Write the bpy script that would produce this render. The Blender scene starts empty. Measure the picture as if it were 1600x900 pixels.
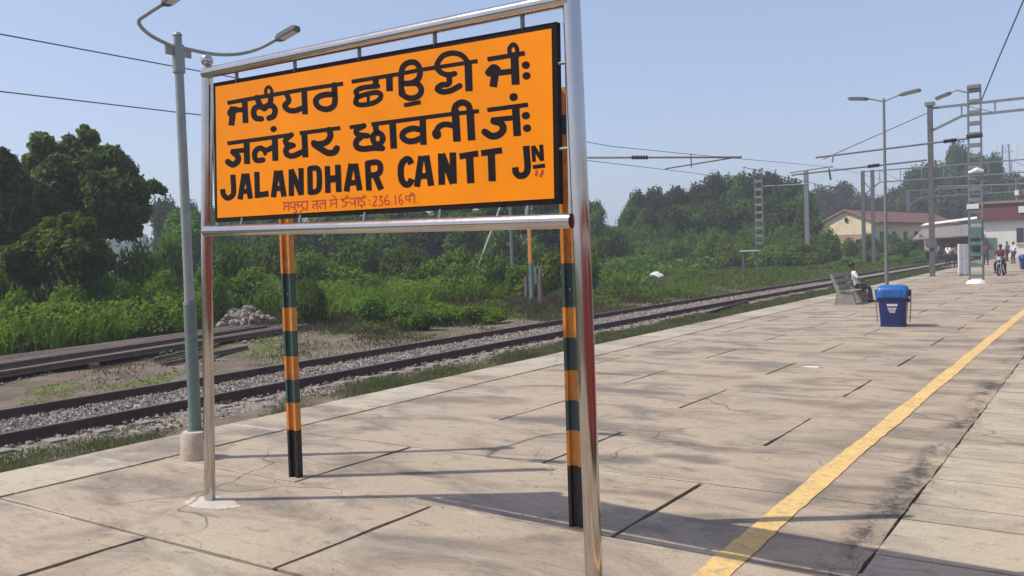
import bpy, bmesh, math, random
import numpy as np
from mathutils import Vector, Matrix, Euler

# ------------------------------------------------------------------ camera, sky, sun, exposure
S = bpy.context.scene
CAM_H = 2.0
FOC = 1378.0                                  # focal length in photograph pixels (1600 wide)
# world axes: X across the platform, Y along the track, Z up
RX = Vector((0.82479755, 0.00615756, 0.56539463))
RY = Vector((0.5644762, 0.04903289, -0.82399174))
RZ = Vector((-0.03279671, 0.99877818, 0.03696641))
cam_data = bpy.data.cameras.new("camera")
cam = bpy.data.objects.new("camera", cam_data)
S.collection.objects.link(cam)
S.camera = cam
cam_data.sensor_width = 36.0
cam_data.lens = 36.0 * FOC / 1600.0
cam_data.clip_start = 0.05
cam_data.clip_end = 6000
R3 = Matrix((RX, RY, RZ))
cam.matrix_world = Matrix.Translation((0, 0, CAM_H)) @ R3.to_4x4()

SUN_X, SUN_Y = -0.62, -0.42                   # horizontal offset towards the sun per metre of height
sun_el = math.atan2(1.0, math.hypot(SUN_X, SUN_Y))
sun_dir = Vector((SUN_X, SUN_Y, 1.0)).normalized()
world = bpy.data.worlds.new("World")
S.world = world
world.use_nodes = True
wn = world.node_tree
sky = wn.nodes.new('ShaderNodeTexSky')
sky.sky_type = 'NISHITA'
sky.sun_disc = False
sky.sun_elevation = sun_el
sky.sun_rotation = math.atan2(SUN_X, SUN_Y)
sky.air_density = 1.0
sky.dust_density = 1.6
sky.ozone_density = 1.5
hsv = wn.nodes.new('ShaderNodeHueSaturation')
hsv.inputs['Saturation'].default_value = 1.0
wn.links.new(sky.outputs[0], hsv.inputs['Color'])
tint = wn.nodes.new('ShaderNodeMix')             # dusty summer air: a little warmer than the clear model
tint.data_type = 'RGBA'
tint.blend_type = 'MULTIPLY'
tint.inputs[0].default_value = 1.0
tint.inputs[7].default_value = (1.09, 1.0, 1.01, 1)
wn.links.new(hsv.outputs[0], tint.inputs[6])
veil = wn.nodes.new('ShaderNodeMix')             # high thin haze evens the whole sky out
veil.data_type = 'RGBA'
veil.inputs[0].default_value = 0.55
veil.inputs[7].default_value = (1.75, 2.25, 3.35, 1)
wn.links.new(tint.outputs[2], veil.inputs[6])
wn.links.new(veil.outputs[2], wn.nodes['Background'].inputs[0])
wn.nodes['Background'].inputs[1].default_value = 0.15
sl = bpy.data.lights.new("sun", 'SUN')
sl.energy = 3.35
sl.angle = math.radians(0.55)
sl.color = (1.0, 0.93, 0.82)
sun = bpy.data.objects.new("sun", sl)
S.collection.objects.link(sun)
sun.rotation_euler = sun_dir.to_track_quat('Z', 'Y').to_euler()
S.view_settings.view_transform = 'Standard'
S.view_settings.look = 'None'
S.view_settings.exposure = 0.40
S.view_settings.gamma = 1.0
S.cycles.volume_step_rate = 4.0
S.cycles.max_bounces = 8
S.cycles.volume_bounces = 1
S.cycles.transparent_max_bounces = 12
HAZE_DENSITY = 0.0011

C = S.collection
rnd = random.Random(7)
nrs = np.random.RandomState(11)
GZ = -0.22                                    # level of the ground beside the platform


def ray(px, py):
    """Direction of a photograph pixel, unit depth along the optical axis (surveying aid)."""
    return R3 @ Vector(((px - 800) / FOC, (450 - py) / FOC, -1.0))


def at(px, py, depth):
    return Vector((0, 0, CAM_H)) + ray(px, py) * depth


def on_ground(px, py, z=0.0):
    d = ray(px, py)
    return Vector((0, 0, CAM_H)) + d * ((z - CAM_H) / d.z)


# ------------------------------------------------------------------ materials
def nodes_of(name):
    m = bpy.data.materials.new(name)
    m.use_nodes = True
    nt = m.node_tree
    b = nt.nodes['Principled BSDF']
    return m, nt, b


def n_new(nt, t, **kw):
    n = nt.nodes.new(t)
    for k, v in kw.items():
        setattr(n, k, v)
    return n


def noise(nt, vec, scale, detail=4, rough=0.6, dist=0.0):
    n = n_new(nt, 'ShaderNodeTexNoise')
    n.inputs['Scale'].default_value = scale
    n.inputs['Detail'].default_value = detail
    n.inputs['Roughness'].default_value = rough
    n.inputs['Distortion'].default_value = dist
    nt.links.new(vec, n.inputs['Vector'])
    return n.outputs['Fac']


def ramp(nt, fac, stops, interp='LINEAR'):
    r = n_new(nt, 'ShaderNodeValToRGB')
    r.color_ramp.interpolation = interp
    el = r.color_ramp.elements
    while len(el) < len(stops):
        el.new(0.5)
    for e, (p, c) in zip(el, stops):
        e.position = p
        if isinstance(c, (int, float)):
            c = (c, c, c)
        e.color = (*c, 1)
    nt.links.new(fac, r.inputs[0])
    return r.outputs[0]


def mix(nt, fac, a, b, mode='MIX'):
    m = n_new(nt, 'ShaderNodeMix', data_type='RGBA', blend_type=mode)
    for sock, v in ((m.inputs[0], fac), (m.inputs[6], a), (m.inputs[7], b)):
        if isinstance(v, bpy.types.NodeSocket):
            nt.links.new(v, sock)
        elif isinstance(v, (int, float)):
            sock.default_value = v
        else:
            sock.default_value = (*v, 1)
    return m.outputs[2]


def maths(nt, op, a, b=None, clamp=False):
    m = n_new(nt, 'ShaderNodeMath', operation=op, use_clamp=clamp)
    for sock, v in ((m.inputs[0], a), (m.inputs[1], b)):
        if v is None:
            continue
        if isinstance(v, bpy.types.NodeSocket):
            nt.links.new(v, sock)
        else:
            sock.default_value = v
    return m.outputs[0]


def world_pos(nt):
    return n_new(nt, 'ShaderNodeNewGeometry').outputs['Position']


def obj_pos(nt):
    return n_new(nt, 'ShaderNodeTexCoord').outputs['Object']


def scaled(nt, vec, s):
    m = n_new(nt, 'ShaderNodeMapping')
    m.inputs['Scale'].default_value = s
    nt.links.new(vec, m.inputs['Vector'])
    return m.outputs[0]


def bump(nt, b, h, strength=0.3, dist=0.01):
    n = n_new(nt, 'ShaderNodeBump')
    n.inputs['Strength'].default_value = strength
    n.inputs['Distance'].default_value = dist
    nt.links.new(h, n.inputs['Height'])
    nt.links.new(n.outputs[0], b.inputs['Normal'])


def simple(name, col, rough=0.6, metal=0.0, var=0.25, scale=6.0, bmp=0.15, dirt=None, spec=None):
    """Painted or plain stuff: colour with mottling, grime and fine relief."""
    m, nt, b = nodes_of(name)
    p = obj_pos(nt)
    f = noise(nt, p, scale, 6, 0.65)
    d = tuple(c * (1 - var) for c in col)
    l = tuple(min(1, c * (1 + var)) for c in col)
    c = ramp(nt, f, [(0.3, d), (0.7, l)])
    if dirt:
        g = ramp(nt, noise(nt, p, scale * 2.7, 8, 0.7), [(0.52, 0.0), (0.68, 1.0)])
        c = mix(nt, maths(nt, 'MULTIPLY', g, 0.7), c, dirt)
    nt.links.new(c, b.inputs['Base Color'])
    b.inputs['Roughness'].default_value = rough
    b.inputs['Metallic'].default_value = metal
    if spec is not None:
        b.inputs['Specular IOR Level'].default_value = spec
    if bmp:
        bump(nt, b, noise(nt, p, scale * 8, 4), bmp, 0.01)
    return m


def concrete_mat(name, base, pink, dark, coping=False):
    m, nt, b = nodes_of(name)
    p = world_pos(nt)
    big = noise(nt, p, 0.45, 5, 0.6, 0.4)
    c = ramp(nt, big, [(0.3, base), (0.5, pink), (0.72, tuple(v * 1.12 for v in base))])
    blot = ramp(nt, noise(nt, scaled(nt, p, (0.8, 1.5, 1)), 0.9, 7, 0.65, 0.6), [(0.46, 0.0), (0.62, 1.0)])
    c = mix(nt, maths(nt, 'MULTIPLY', blot, 0.8), c, dark)
    sp2 = ramp(nt, noise(nt, scaled(nt, p, (0.7, 1.9, 1)), 3.3, 8, 0.7, 0.8), [(0.55, 0.0), (0.64, 1.0)])
    c = mix(nt, maths(nt, 'MULTIPLY', sp2, 0.5), c, tuple(v * 0.8 for v in dark))
    pale = ramp(nt, noise(nt, scaled(nt, p, (1.0, 2.0, 1)), 1.9, 8, 0.72, 0.3), [(0.56, 0.0), (0.72, 1.0)])
    c = mix(nt, maths(nt, 'MULTIPLY', pale, 0.45), c, (0.50, 0.43, 0.34))
    sand = noise(nt, p, 38, 6, 0.75)
    c = mix(nt, 0.45, c, ramp(nt, sand, [(0.3, 0.3), (0.7, 0.72)]), 'OVERLAY')
    grit = ramp(nt, noise(nt, p, 8.5, 8, 0.8), [(0.35, 0.0), (0.43, 1.0)])
    c = mix(nt, maths(nt, 'MULTIPLY', maths(nt, 'SUBTRACT', 1.0, grit), 0.4), c, (0.12, 0.10, 0.085))
    # hairline cracks
    wob = n_new(nt, 'ShaderNodeVectorMath', operation='ADD')
    nn = n_new(nt, 'ShaderNodeTexNoise')
    nn.inputs['Scale'].default_value = 1.3
    nt.links.new(p, nn.inputs['Vector'])
    nt.links.new(p, wob.inputs[0])
    nt.links.new(nn.outputs['Color'], wob.inputs[1])
    vo = n_new(nt, 'ShaderNodeTexVoronoi', feature='DISTANCE_TO_EDGE')
    vo.inputs['Scale'].default_value = 0.42
    nt.links.new(wob.outputs[0], vo.inputs['Vector'])
    crack = ramp(nt, vo.outputs['Distance'], [(0.0, 1.0), (0.009, 0.0)])
    gate = ramp(nt, noise(nt, p, 0.35, 2), [(0.5, 0.0), (0.6, 1.0)])
    ck = maths(nt, 'MULTIPLY', crack, gate)
    c = mix(nt, maths(nt, 'MULTIPLY', ck, 0.75), c, (0.07, 0.055, 0.05))
    # crumbled, oily strip along the joint of the coping
    sep = n_new(nt, 'ShaderNodeSeparateXYZ')
    nt.links.new(p, sep.inputs[0])
    dx = maths(nt, 'ABSOLUTE', maths(nt, 'ADD', sep.outputs['X'], 1.42))
    # old oil and damp stains where they lie in the place
    for (sx_, sy_, rx_, ry_) in ((-7.2, 16.0, .75, .30), (-5.3, 8.9, 1.2, .35), (-4.0, 7.5, .5, .28), (-3.35, 7.85, .45, .25), (-5.9, 11.3, 1.4, .30), (-5.4, 6.2, .5, .15), (-6.9, 12.8, 1.0, .2)):
        if coping:
            break
        off_ = n_new(nt, 'ShaderNodeVectorMath', operation='SUBTRACT')
        nt.links.new(p, off_.inputs[0])
        off_.inputs[1].default_value = (sx_, sy_, 0)
        ln_ = n_new(nt, 'ShaderNodeVectorMath', operation='LENGTH')
        nt.links.new(scaled(nt, off_.outputs[0], (1 / rx_, 1 / ry_, 0)), ln_.inputs[0])
        dd = maths(nt, 'ADD', ln_.outputs['Value'], maths(nt, 'MULTIPLY', noise(nt, p, 5.0, 6, 0.7), 1.1))
        c = mix(nt, ramp(nt, maths(nt, 'MULTIPLY', dd, 0.5), [(0.48, 0.7), (0.70, 0.0)]), c, (0.115, 0.10, 0.09))
    # mortar smeared beside the cross joints
    fr_ = maths(nt, 'ABSOLUTE', maths(nt, 'SUBTRACT', maths(nt, 'FRACT', maths(nt, 'ADD', maths(nt, 'DIVIDE', maths(nt, 'SUBTRACT', sep.outputs['Y'], 3.78), 1.635), 20.5)), 0.5))
    mort = ramp(nt, fr_, [(0.012, 1.0), (0.034, 0.0)])
    mgate = ramp(nt, noise(nt, scaled(nt, p, (0.5, 2.0, 1)), 1.1, 5, 0.7), [(0.48, 0.0), (0.58, 1.0)])
    c = mix(nt, maths(nt, 'MULTIPLY', maths(nt, 'MULTIPLY', mort, mgate), 0.0 if coping else 0.55), c, (0.56, 0.49, 0.40))
    near = ramp(nt, dx, [(0.03, 1.0), (0.24, 0.0)])
    patch = ramp(nt, noise(nt, scaled(nt, p, (1.6, 0.75, 1)), 1.1, 6, 0.7), [(0.47, 0.0), (0.56, 1.0)])
    patch2 = ramp(nt, noise(nt, scaled(nt, p, (1, 1.2, 1)), 6.0, 8, 0.8), [(0.40, 0.0), (0.5, 1.0)])
    st = maths(nt, 'MULTIPLY', maths(nt, 'MULTIPLY', near, patch), patch2)
    c = mix(nt, maths(nt, 'MULTIPLY', st, 0.9), c, (0.055, 0.05, 0.045))
    nt.links.new(c, b.inputs['Base Color'])
    b.inputs['Roughness'].default_value = 0.82
    b.inputs['Specular IOR Level'].default_value = 0.3
    h = maths(nt, 'ADD', maths(nt, 'MULTIPLY', sand, 0.35), maths(nt, 'MULTIPLY', ck, -2.0))
    bump(nt, b, h, 0.5, 0.006)
    return m


def leaf_mat(name, dark, light, tip=None, trans=0.42):
    m, nt, b = nodes_of(name)
    oi = n_new(nt, 'ShaderNodeObjectInfo')
    p = obj_pos(nt)
    f = noise(nt, p, 1.4, 3, 0.6)
    f2 = noise(nt, world_pos(nt), 9.0, 2, 0.6)
    c = ramp(nt, maths(nt, 'ADD', maths(nt, 'MULTIPLY', f, 0.5), maths(nt, 'MULTIPLY', f2, 0.5)),
             [(0.36, dark), (0.62, light)] + ([(0.75, tip)] if tip else []))
    hs = n_new(nt, 'ShaderNodeHueSaturation')
    nt.links.new(maths(nt, 'ADD', 0.485, maths(nt, 'MULTIPLY', oi.outputs['Random'], 0.03)), hs.inputs['Hue'])
    nt.links.new(maths(nt, 'ADD', 0.75, maths(nt, 'MULTIPLY', oi.outputs['Random'], 0.5)), hs.inputs['Value'])
    nt.links.new(c, hs.inputs['Color'])
    nt.links.new(hs.outputs[0], b.inputs['Base Color'])
    b.inputs['Roughness'].default_value = 0.65
    b.inputs['Specular IOR Level'].default_value = 0.15
    tr = n_new(nt, 'ShaderNodeBsdfTranslucent')
    nt.links.new(hs.outputs[0], tr.inputs['Color'])
    ms = n_new(nt, 'ShaderNodeMixShader')
    ms.inputs[0].default_value = trans
    nt.links.new(b.outputs[0], ms.inputs[1])
    nt.links.new(tr.outputs[0], ms.inputs[2])
    nt.links.new(ms.outputs[0], nt.nodes['Material Output'].inputs[0])
    return m


M = {}
M['slab'] = concrete_mat('platform_concrete', (0.372, 0.322, 0.236), (0.378, 0.298, 0.220), (0.165, 0.142, 0.113))
M['coping'] = concrete_mat('coping_stone', (0.40, 0.35, 0.265), (0.43, 0.375, 0.285), (0.26, 0.225, 0.175), True)
M['joint'] = simple('joint_dirt', (0.06, 0.045, 0.038), 0.95, scale=9)
M['cement'] = concrete_mat('spilled_cement', (0.54, 0.50, 0.43), (0.50, 0.46, 0.39), (0.40, 0.35, 0.29))


def yellow_line_mat():
    m, nt, b = nodes_of('yellow_road_paint')
    p = world_pos(nt)
    f = noise(nt, p, 3.0, 6, 0.7)
    c = ramp(nt, f, [(0.3, (0.58, 0.37, 0.12)), (0.6, (0.72, 0.50, 0.18))])
    wear = ramp(nt, noise(nt, p, 13, 8, 0.8), [(0.40, 1.0), (0.50, 0.0)])
    c = mix(nt, maths(nt, 'MULTIPLY', wear, 0.75), c, (0.34, 0.27, 0.19))
    nt.links.new(c, b.inputs['Base Color'])
    b.inputs['Roughness'].default_value = 0.75
    bump(nt, b, noise(nt, p, 45, 5), 0.4, 0.004)
    return m


M['yellow_line'] = yellow_line_mat()


def steel_mat(name, rough, col, streak=0.1):
    m, nt, b = nodes_of(name)
    p = obj_pos(nt)
    f = noise(nt, scaled(nt, p, (60, 60, 3)), 1.0, 4, 0.6)
    g = noise(nt, p, 4.0, 5, 0.6)
    b.inputs['Metallic'].default_value = 1.0
    nt.links.new(ramp(nt, g, [(0.3, tuple(c * 0.86 for c in col)), (0.7, col)]), b.inputs['Base Color'])
    r = maths(nt, 'ADD', rough, maths(nt, 'MULTIPLY', f, streak))
    nt.links.new(r, b.inputs['Roughness'])
    bump(nt, b, noise(nt, scaled(nt, p, (5, 5, 1.6)), 1.0, 2), 0.35, 0.012)
    return m


M['steel'] = steel_mat('polished_stainless', 0.06, (0.58, 0.55, 0.52), 0.14)
M['sign_yellow'] = simple('sign_orange_enamel', (0.90, 0.265, 0.0), 0.5, var=0.07, scale=2.2, bmp=0.03, spec=0.15)
M['sign_black'] = simple('sign_black_paint', (0.010, 0.006, 0.008), 0.6, var=0.2, bmp=0.02, spec=0.12)
M['sign_red'] = simple('sign_red_paint', (0.42, 0.03, 0.01), 0.5, var=0.25, scale=30, bmp=0.02)
M['post_orange'] = simple('post_orange_paint', (0.62, 0.25, 0.035), 0.6, var=0.2, scale=7, dirt=(0.25, 0.12, 0.05))
M['post_green'] = simple('post_dark_green_paint', (0.034, 0.075, 0.068), 0.6, var=0.25, scale=7, dirt=(0.08, 0.09, 0.08))
M['post_black'] = simple('post_black_paint', (0.012, 0.011, 0.012), 0.5, var=0.2, scale=7, dirt=(0.05, 0.04, 0.035))
M['lamp_green'] = simple('lamp_pole_green', (0.14, 0.20, 0.185), 0.5, var=0.18, scale=5, dirt=(0.25, 0.25, 0.22))
M['lamp_grey'] = simple('lamp_pole_grey', (0.27, 0.30, 0.29), 0.5, var=0.15, scale=5)
M['galv'] = simple('galvanised_steel', (0.21, 0.22, 0.22), 0.55, metal=0.3, var=0.15, scale=5)
M['galv_dark'] = simple('dark_weathered_steel', (0.13, 0.13, 0.13), 0.6, metal=0.2, var=0.2, scale=5)
M['lamp_case'] = simple('lamp_housing', (0.085, 0.095, 0.095), 0.4, var=0.1)
M['lamp_glass'] = simple('lamp_diffuser', (0.55, 0.56, 0.55), 0.25, var=0.05, bmp=0)
M['pedestal'] = simple('limewashed_concrete', (0.50, 0.43, 0.34), 0.9, var=0.2, scale=5, dirt=(0.33, 0.22, 0.17))
M['wire'] = simple('wire_dark', (0.10, 0.10, 0.11), 0.6, bmp=0)
M['insulator'] = simple('brown_glazed_insulator', (0.03, 0.018, 0.015), 0.25, bmp=0)
M['mast_green'] = simple('mast_green_paint', (0.10, 0.17, 0.15), 0.6, var=0.2, scale=3)
M['white_paint'] = simple('white_paint', (0.74, 0.73, 0.70), 0.6, var=0.08, scale=3)
M['rail'] = simple('rail_rusty_side', (0.075, 0.040, 0.030), 0.75, var=0.35, scale=3, dirt=(0.10, 0.06, 0.04))
M['rail_top'] = steel_mat('rail_running_face', 0.35, (0.30, 0.26, 0.24), 0.2)
M['sleeper'] = simple('concrete_sleeper', (0.27, 0.235, 0.20), 0.9, var=0.2, scale=5)
M['old_iron'] = simple('stacked_old_iron', (0.15, 0.108, 0.088), 0.85, var=0.3, scale=4, dirt=(0.06, 0.045, 0.04))
M['bin_blue'] = simple('bin_navy_plastic', (0.010, 0.026, 0.15), 0.35, var=0.1, scale=4, bmp=0.02)
M['bin_lid'] = simple('bin_lid_blue_plastic', (0.015, 0.11, 0.36), 0.3, var=0.12, scale=4, bmp=0.02)
M['bench'] = simple('bench_concrete', (0.27, 0.25, 0.22), 0.85, var=0.2, scale=5, dirt=(0.2, 0.18, 0.16))
M['skin'] = simple('brown_skin', (0.16, 0.075, 0.045), 0.55, var=0.1, bmp=0.05)
M['hair'] = simple('black_hair', (0.012, 0.010, 0.010), 0.5, scale=40, bmp=0.3)
M['white_cloth'] = simple('white_cotton', (0.78, 0.78, 0.80), 0.85, var=0.05, scale=12)
M['dark_cloth'] = simple('dark_trousers', (0.035, 0.035, 0.05), 0.85, var=0.2, scale=12)
M['grey_cloth'] = simple('grey_cotton', (0.25, 0.25, 0.26), 0.85, var=0.1, scale=12)
M['maroon_cloth'] = simple('maroon_cotton', (0.16, 0.035, 0.03), 0.85, var=0.15, scale=12)
M['rubber'] = simple('black_rubber', (0.015, 0.015, 0.016), 0.7, scale=20)
M['moto'] = simple('motorcycle_black_enamel', (0.02, 0.018, 0.02), 0.3, bmp=0)
M['chrome'] = steel_mat('motorcycle_chrome', 0.12, (0.8, 0.8, 0.8))
M['cream_wall'] = simple('cream_lime_wall', (0.86, 0.71, 0.47), 0.9, var=0.12, scale=0.9, dirt=(0.45, 0.32, 0.2))
M['pink_wall'] = simple('pink_lime_wall', (0.52, 0.31, 0.23), 0.9, var=0.15, scale=0.9)
M['roof_red'] = simple('red_tiled_roof', (0.17, 0.07, 0.05), 0.85, var=0.25, scale=2)
M['roof_edge'] = simple('pale_roof_edge', (0.30, 0.20, 0.15), 0.8)
M['station_white'] = simple('station_white_wall', (0.70, 0.68, 0.62), 0.85, var=0.08, scale=0.8)
M['maroon_band'] = simple('maroon_fascia_paint', (0.15, 0.045, 0.045), 0.7, var=0.15, scale=1)
M['dark_glass'] = simple('dark_opening', (0.03, 0.035, 0.04), 0.3, bmp=0)
M['shed_grey'] = simple('asbestos_roof_sheet', (0.20, 0.175, 0.165), 0.9, var=0.2, scale=2)
M['bark'] = simple('bark', (0.12, 0.09, 0.065), 0.9, var=0.3, scale=4)
M['brick'] = simple('pale_old_brick', (0.36, 0.24, 0.17), 0.9, var=0.3, scale=3, dirt=(0.45, 0.38, 0.28))
M['stone'] = simple('pale_stone', (0.31, 0.25, 0.20), 0.9, var=0.25, scale=6, dirt=(0.28, 0.2, 0.16))
M['train_red'] = simple('coach_red_paint', (0.21, 0.022, 0.018), 0.4, var=0.08, scale=1.5)
M['train_cream'] = simple('coach_grey_paint', (0.42, 0.40, 0.36), 0.45, var=0.08, scale=1.5)
M['train_roof'] = simple('coach_roof', (0.28, 0.28, 0.27), 0.6, var=0.12, scale=1.5)

L1 = leaf_mat('leaf_dark', (0.036, 0.065, 0.010), (0.098, 0.150, 0.021), (0.156, 0.215, 0.033))
L5 = leaf_mat('leaf_spreading_tree', (0.055, 0.09, 0.013), (0.15, 0.21, 0.028), (0.25, 0.31, 0.05), 0.5)
L2 = leaf_mat('leaf_mid', (0.058, 0.111, 0.012), (0.143, 0.234, 0.023), (0.234, 0.325, 0.046))
L3 = leaf_mat('leaf_bright', (0.085, 0.145, 0.012), (0.195, 0.295, 0.022), (0.32, 0.39, 0.05))
L4 = leaf_mat('leaf_dry', (0.06, 0.06, 0.025), (0.13, 0.125, 0.05), (0.22, 0.19, 0.09))
M['grass'] = leaf_mat('grass_green', (0.085, 0.105, 0.036), (0.17, 0.18, 0.075), (0.30, 0.26, 0.15), 0.4)
M['grass_dry'] = leaf_mat('grass_dull', (0.075, 0.075, 0.035), (0.145, 0.13, 0.065), (0.26, 0.21, 0.12), 0.3)


def ground_mat():
    m, nt, b = nodes_of('trackside_earth_and_grass')
    p = world_pos(nt)
    sep = n_new(nt, 'ShaderNodeSeparateXYZ')
    nt.links.new(p, sep.inputs[0])
    dirt = ramp(nt, noise(nt, p, 1.6, 8, 0.7), [(0.3, (0.12, 0.095, 0.07)), (0.5, (0.195, 0.155, 0.115)), (0.72, (0.29, 0.235, 0.175))])
    green = ramp(nt, noise(nt, p, 2.4, 8, 0.75), [(0.3, (0.035, 0.055, 0.016)), (0.55, (0.07, 0.10, 0.028)), (0.75, (0.13, 0.13, 0.055))])
    patch = noise(nt, p, 0.32, 6, 0.62, 0.4)
    # greener the farther from the lines
    far = ramp(nt, maths(nt, 'DIVIDE', maths(nt, 'ADD', sep.outputs['X'], 44.0), 44.0), [(0.0, 1.0), (0.42, 0.78), (0.66, 0.22), (0.8, 0.42)])
    fy = maths(nt, 'MULTIPLY', maths(nt, 'SUBTRACT', sep.outputs['Y'], 30.0), 0.02, True)
    g = maths(nt, 'ADD', maths(nt, 'ADD', patch, maths(nt, 'MULTIPLY', far, 0.55)), maths(nt, 'MULTIPLY', fy, 0.2))
    fac = ramp(nt, g, [(0.70, 0.0), (0.86, 1.0)])
    c = mix(nt, fac, dirt, green)
    nt.links.new(c, b.inputs['Base Color'])
    b.inputs['Roughness'].default_value = 0.95
    b.inputs['Specular IOR Level'].default_value = 0.15
    bump(nt, b, noise(nt, p, 7, 8, 0.75), 0.9, 0.08)
    return m


M['ground'] = ground_mat()


def ballast_mat():
    m, nt, b = nodes_of('ballast_bed_earth')
    p = world_pos(nt)
    vo = n_new(nt, 'ShaderNodeTexVoronoi')
    vo.inputs['Scale'].default_value = 17
    nt.links.new(p, vo.inputs['Vector'])
    bw = n_new(nt, 'ShaderNodeRGBToBW')
    nt.links.new(vo.outputs['Color'], bw.inputs[0])
    c = ramp(nt, bw.outputs[0], [(0.15, (0.12, 0.095, 0.075)), (0.5, (0.24, 0.20, 0.16)), (0.85, (0.38, 0.33, 0.28))])
    nt.links.new(c, b.inputs['Base Color'])
    b.inputs['Roughness'].default_value = 0.95
    bump(nt, b, vo.outputs['Distance'], 1.0, 0.03)
    return m


M['ballast'] = ballast_mat()


def stone_mat():
    m, nt, b = nodes_of('ballast_stone')
    p = world_pos(nt)
    c = ramp(nt, noise(nt, p, 11, 2, 0.5), [(0.32, (0.13, 0.10, 0.08)), (0.5, (0.27, 0.225, 0.185)), (0.68, (0.47, 0.41, 0.35))])
    nt.links.new(c, b.inputs['Base Color'])
    b.inputs['Roughness'].default_value = 0.9
    return m


M['ballast_stone'] = stone_mat()


# ------------------------------------------------------------------ mesh building helpers
class MB:
    def __init__(self):
        self.v, self.f, self.mi, self.cur = [], [], [], 0

    def add(self, vs, fs):
        o = len(self.v)
        self.v += [tuple(p) for p in vs]
        self.f += [tuple(i + o for i in f) for f in fs]
        self.mi += [self.cur] * len(fs)
        return self

    def box(self, c, s, rot=None):
        hx, hy, hz = s[0] / 2, s[1] / 2, s[2] / 2
        vs = [Vector((x, y, z)) for x in (-hx, hx) for y in (-hy, hy) for z in (-hz, hz)]
        if rot is not None:
            m = rot if isinstance(rot, Matrix) else Euler(rot).to_matrix()
            vs = [m @ v for v in vs]
        vs = [v + Vector(c) for v in vs]
        return self.add(vs, [(0, 1, 3, 2), (4, 6, 7, 5), (0, 4, 5, 1), (2, 3, 7, 6), (0, 2, 6, 4), (1, 5, 7, 3)])

    def bar(self, a, b, w, h=None):
        a, b = Vector(a), Vector(b)
        h = h or w
        d = (b - a)
        q = d.to_track_quat('Z', 'Y').to_matrix()
        return self.box((a + b) / 2, (w, h, d.length), q)

    def tube(self, pts, rad, seg=10, cap=True):
        pts = [Vector(p) for p in pts]
        n = len(pts)
        rads = rad if isinstance(rad, (list, tuple)) else [rad] * n
        vs, fs = [], []
        up = None
        for i, p in enumerate(pts):
            t = (pts[min(n - 1, i + 1)] - pts[max(0, i - 1)]).normalized()
            if up is None:
                up = t.orthogonal().normalized()
            up = (up - t * up.dot(t)).normalized()
            s = t.cross(up)
            for k in range(seg):
                a = 2 * math.pi * k / seg
                vs.append(p + (up * math.cos(a) + s * math.sin(a)) * rads[i])
        for i in range(n - 1):
            for k in range(seg):
                k2 = (k + 1) % seg
                fs.append((i * seg + k, i * seg + k2, (i + 1) * seg + k2, (i + 1) * seg + k))
        if cap:
            fs.append(tuple(range(seg - 1, -1, -1)))
            fs.append(tuple((n - 1) * seg + k for k in range(seg)))
        return self.add(vs, fs)

    def ball(self, c, r, seg=14, rings=8, s=(1, 1, 1)):
        vs, fs = [(c[0], c[1], c[2] + r * s[2])], []
        for i in range(1, rings):
            th = math.pi * i / rings
            for k in range(seg):
                a = 2 * math.pi * k / seg
                vs.append((c[0] + r * s[0] * math.sin(th) * math.cos(a), c[1] + r * s[1] * math.sin(th) * math.sin(a), c[2] + r * s[2] * math.cos(th)))
        vs.append((c[0], c[1], c[2] - r * s[2]))
        for k in range(seg):
            fs.append((0, 1 + k, 1 + (k + 1) % seg))
        for i in range(rings - 2):
            for k in range(seg):
                a, b2 = 1 + i * seg + k, 1 + i * seg + (k + 1) % seg
                fs.append((a, a + seg, b2 + seg, b2))
        o = 1 + (rings - 2) * seg
        for k in range(seg):
            fs.append((o + k, len(vs) - 1, o + (k + 1) % seg))
        return self.add(vs, fs)

    def prism(self, poly, z0, z1):
        """poly: list of (x, y); extruded from z0 to z1."""
        n = len(poly)
        vs = [(x, y, z0) for x, y in poly] + [(x, y, z1) for x, y in poly]
        fs = [tuple(range(n - 1, -1, -1)), tuple(range(n, 2 * n))]
        fs += [(i, (i + 1) % n, n + (i + 1) % n, n + i) for i in range(n)]
        return self.add(vs, fs)

    def loft(self, rings, cap=True):
        """rings: lists of equal length of 3-D points."""
        n = len(rings[0])
        vs = [p for r in rings for p in r]
        fs = []
        for i in range(len(rings) - 1):
            for k in range(n):
                k2 = (k + 1) % n
                fs.append((i * n + k, i * n + k2, (i + 1) * n + k2, (i + 1) * n + k))
        if cap:
            fs.append(tuple(range(n - 1, -1, -1)))
            fs.append(tuple((len(rings) - 1) * n + k for k in range(n)))
        return self.add(vs, fs)

    def mesh(self, name, mats, smooth=False):
        me = bpy.data.meshes.new(name)
        me.from_pydata(self.v, [], self.f)
        for m in (mats if isinstance(mats, (list, tuple)) else [mats]):
            me.materials.append(m)
        if any(self.mi):
            me.polygons.foreach_set('material_index', self.mi)
        me.update()
        bm = bmesh.new()
        bm.from_mesh(me)
        bmesh.ops.recalc_face_normals(bm, faces=bm.faces)
        bm.to_mesh(me)
        bm.free()
        if smooth:
            me.polygons.foreach_set('use_smooth', [True] * len(me.polygons))
            try:
                me.set_sharp_from_angle(angle=math.radians(40))
            except Exception:
                pass
        return me

    def build(self, name, mats, parent=None, smooth=False, bevel=0.0):
        o = bpy.data.objects.new(name, self.mesh(name, mats, smooth))
        C.objects.link(o)
        if parent is not None:
            o.parent = parent
        if bevel:
            bv = o.modifiers.new('bevel', 'BEVEL')
            bv.width = bevel
            bv.segments = 2
            bv.limit_method = 'ANGLE'
        return o


def tag(o, label=None, cat=None, group=None, kind=None):
    if label:
        o['label'] = label
    if cat:
        o['category'] = cat
    if group:
        o['group'] = group
    if kind:
        o['kind'] = kind
    return o


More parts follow.
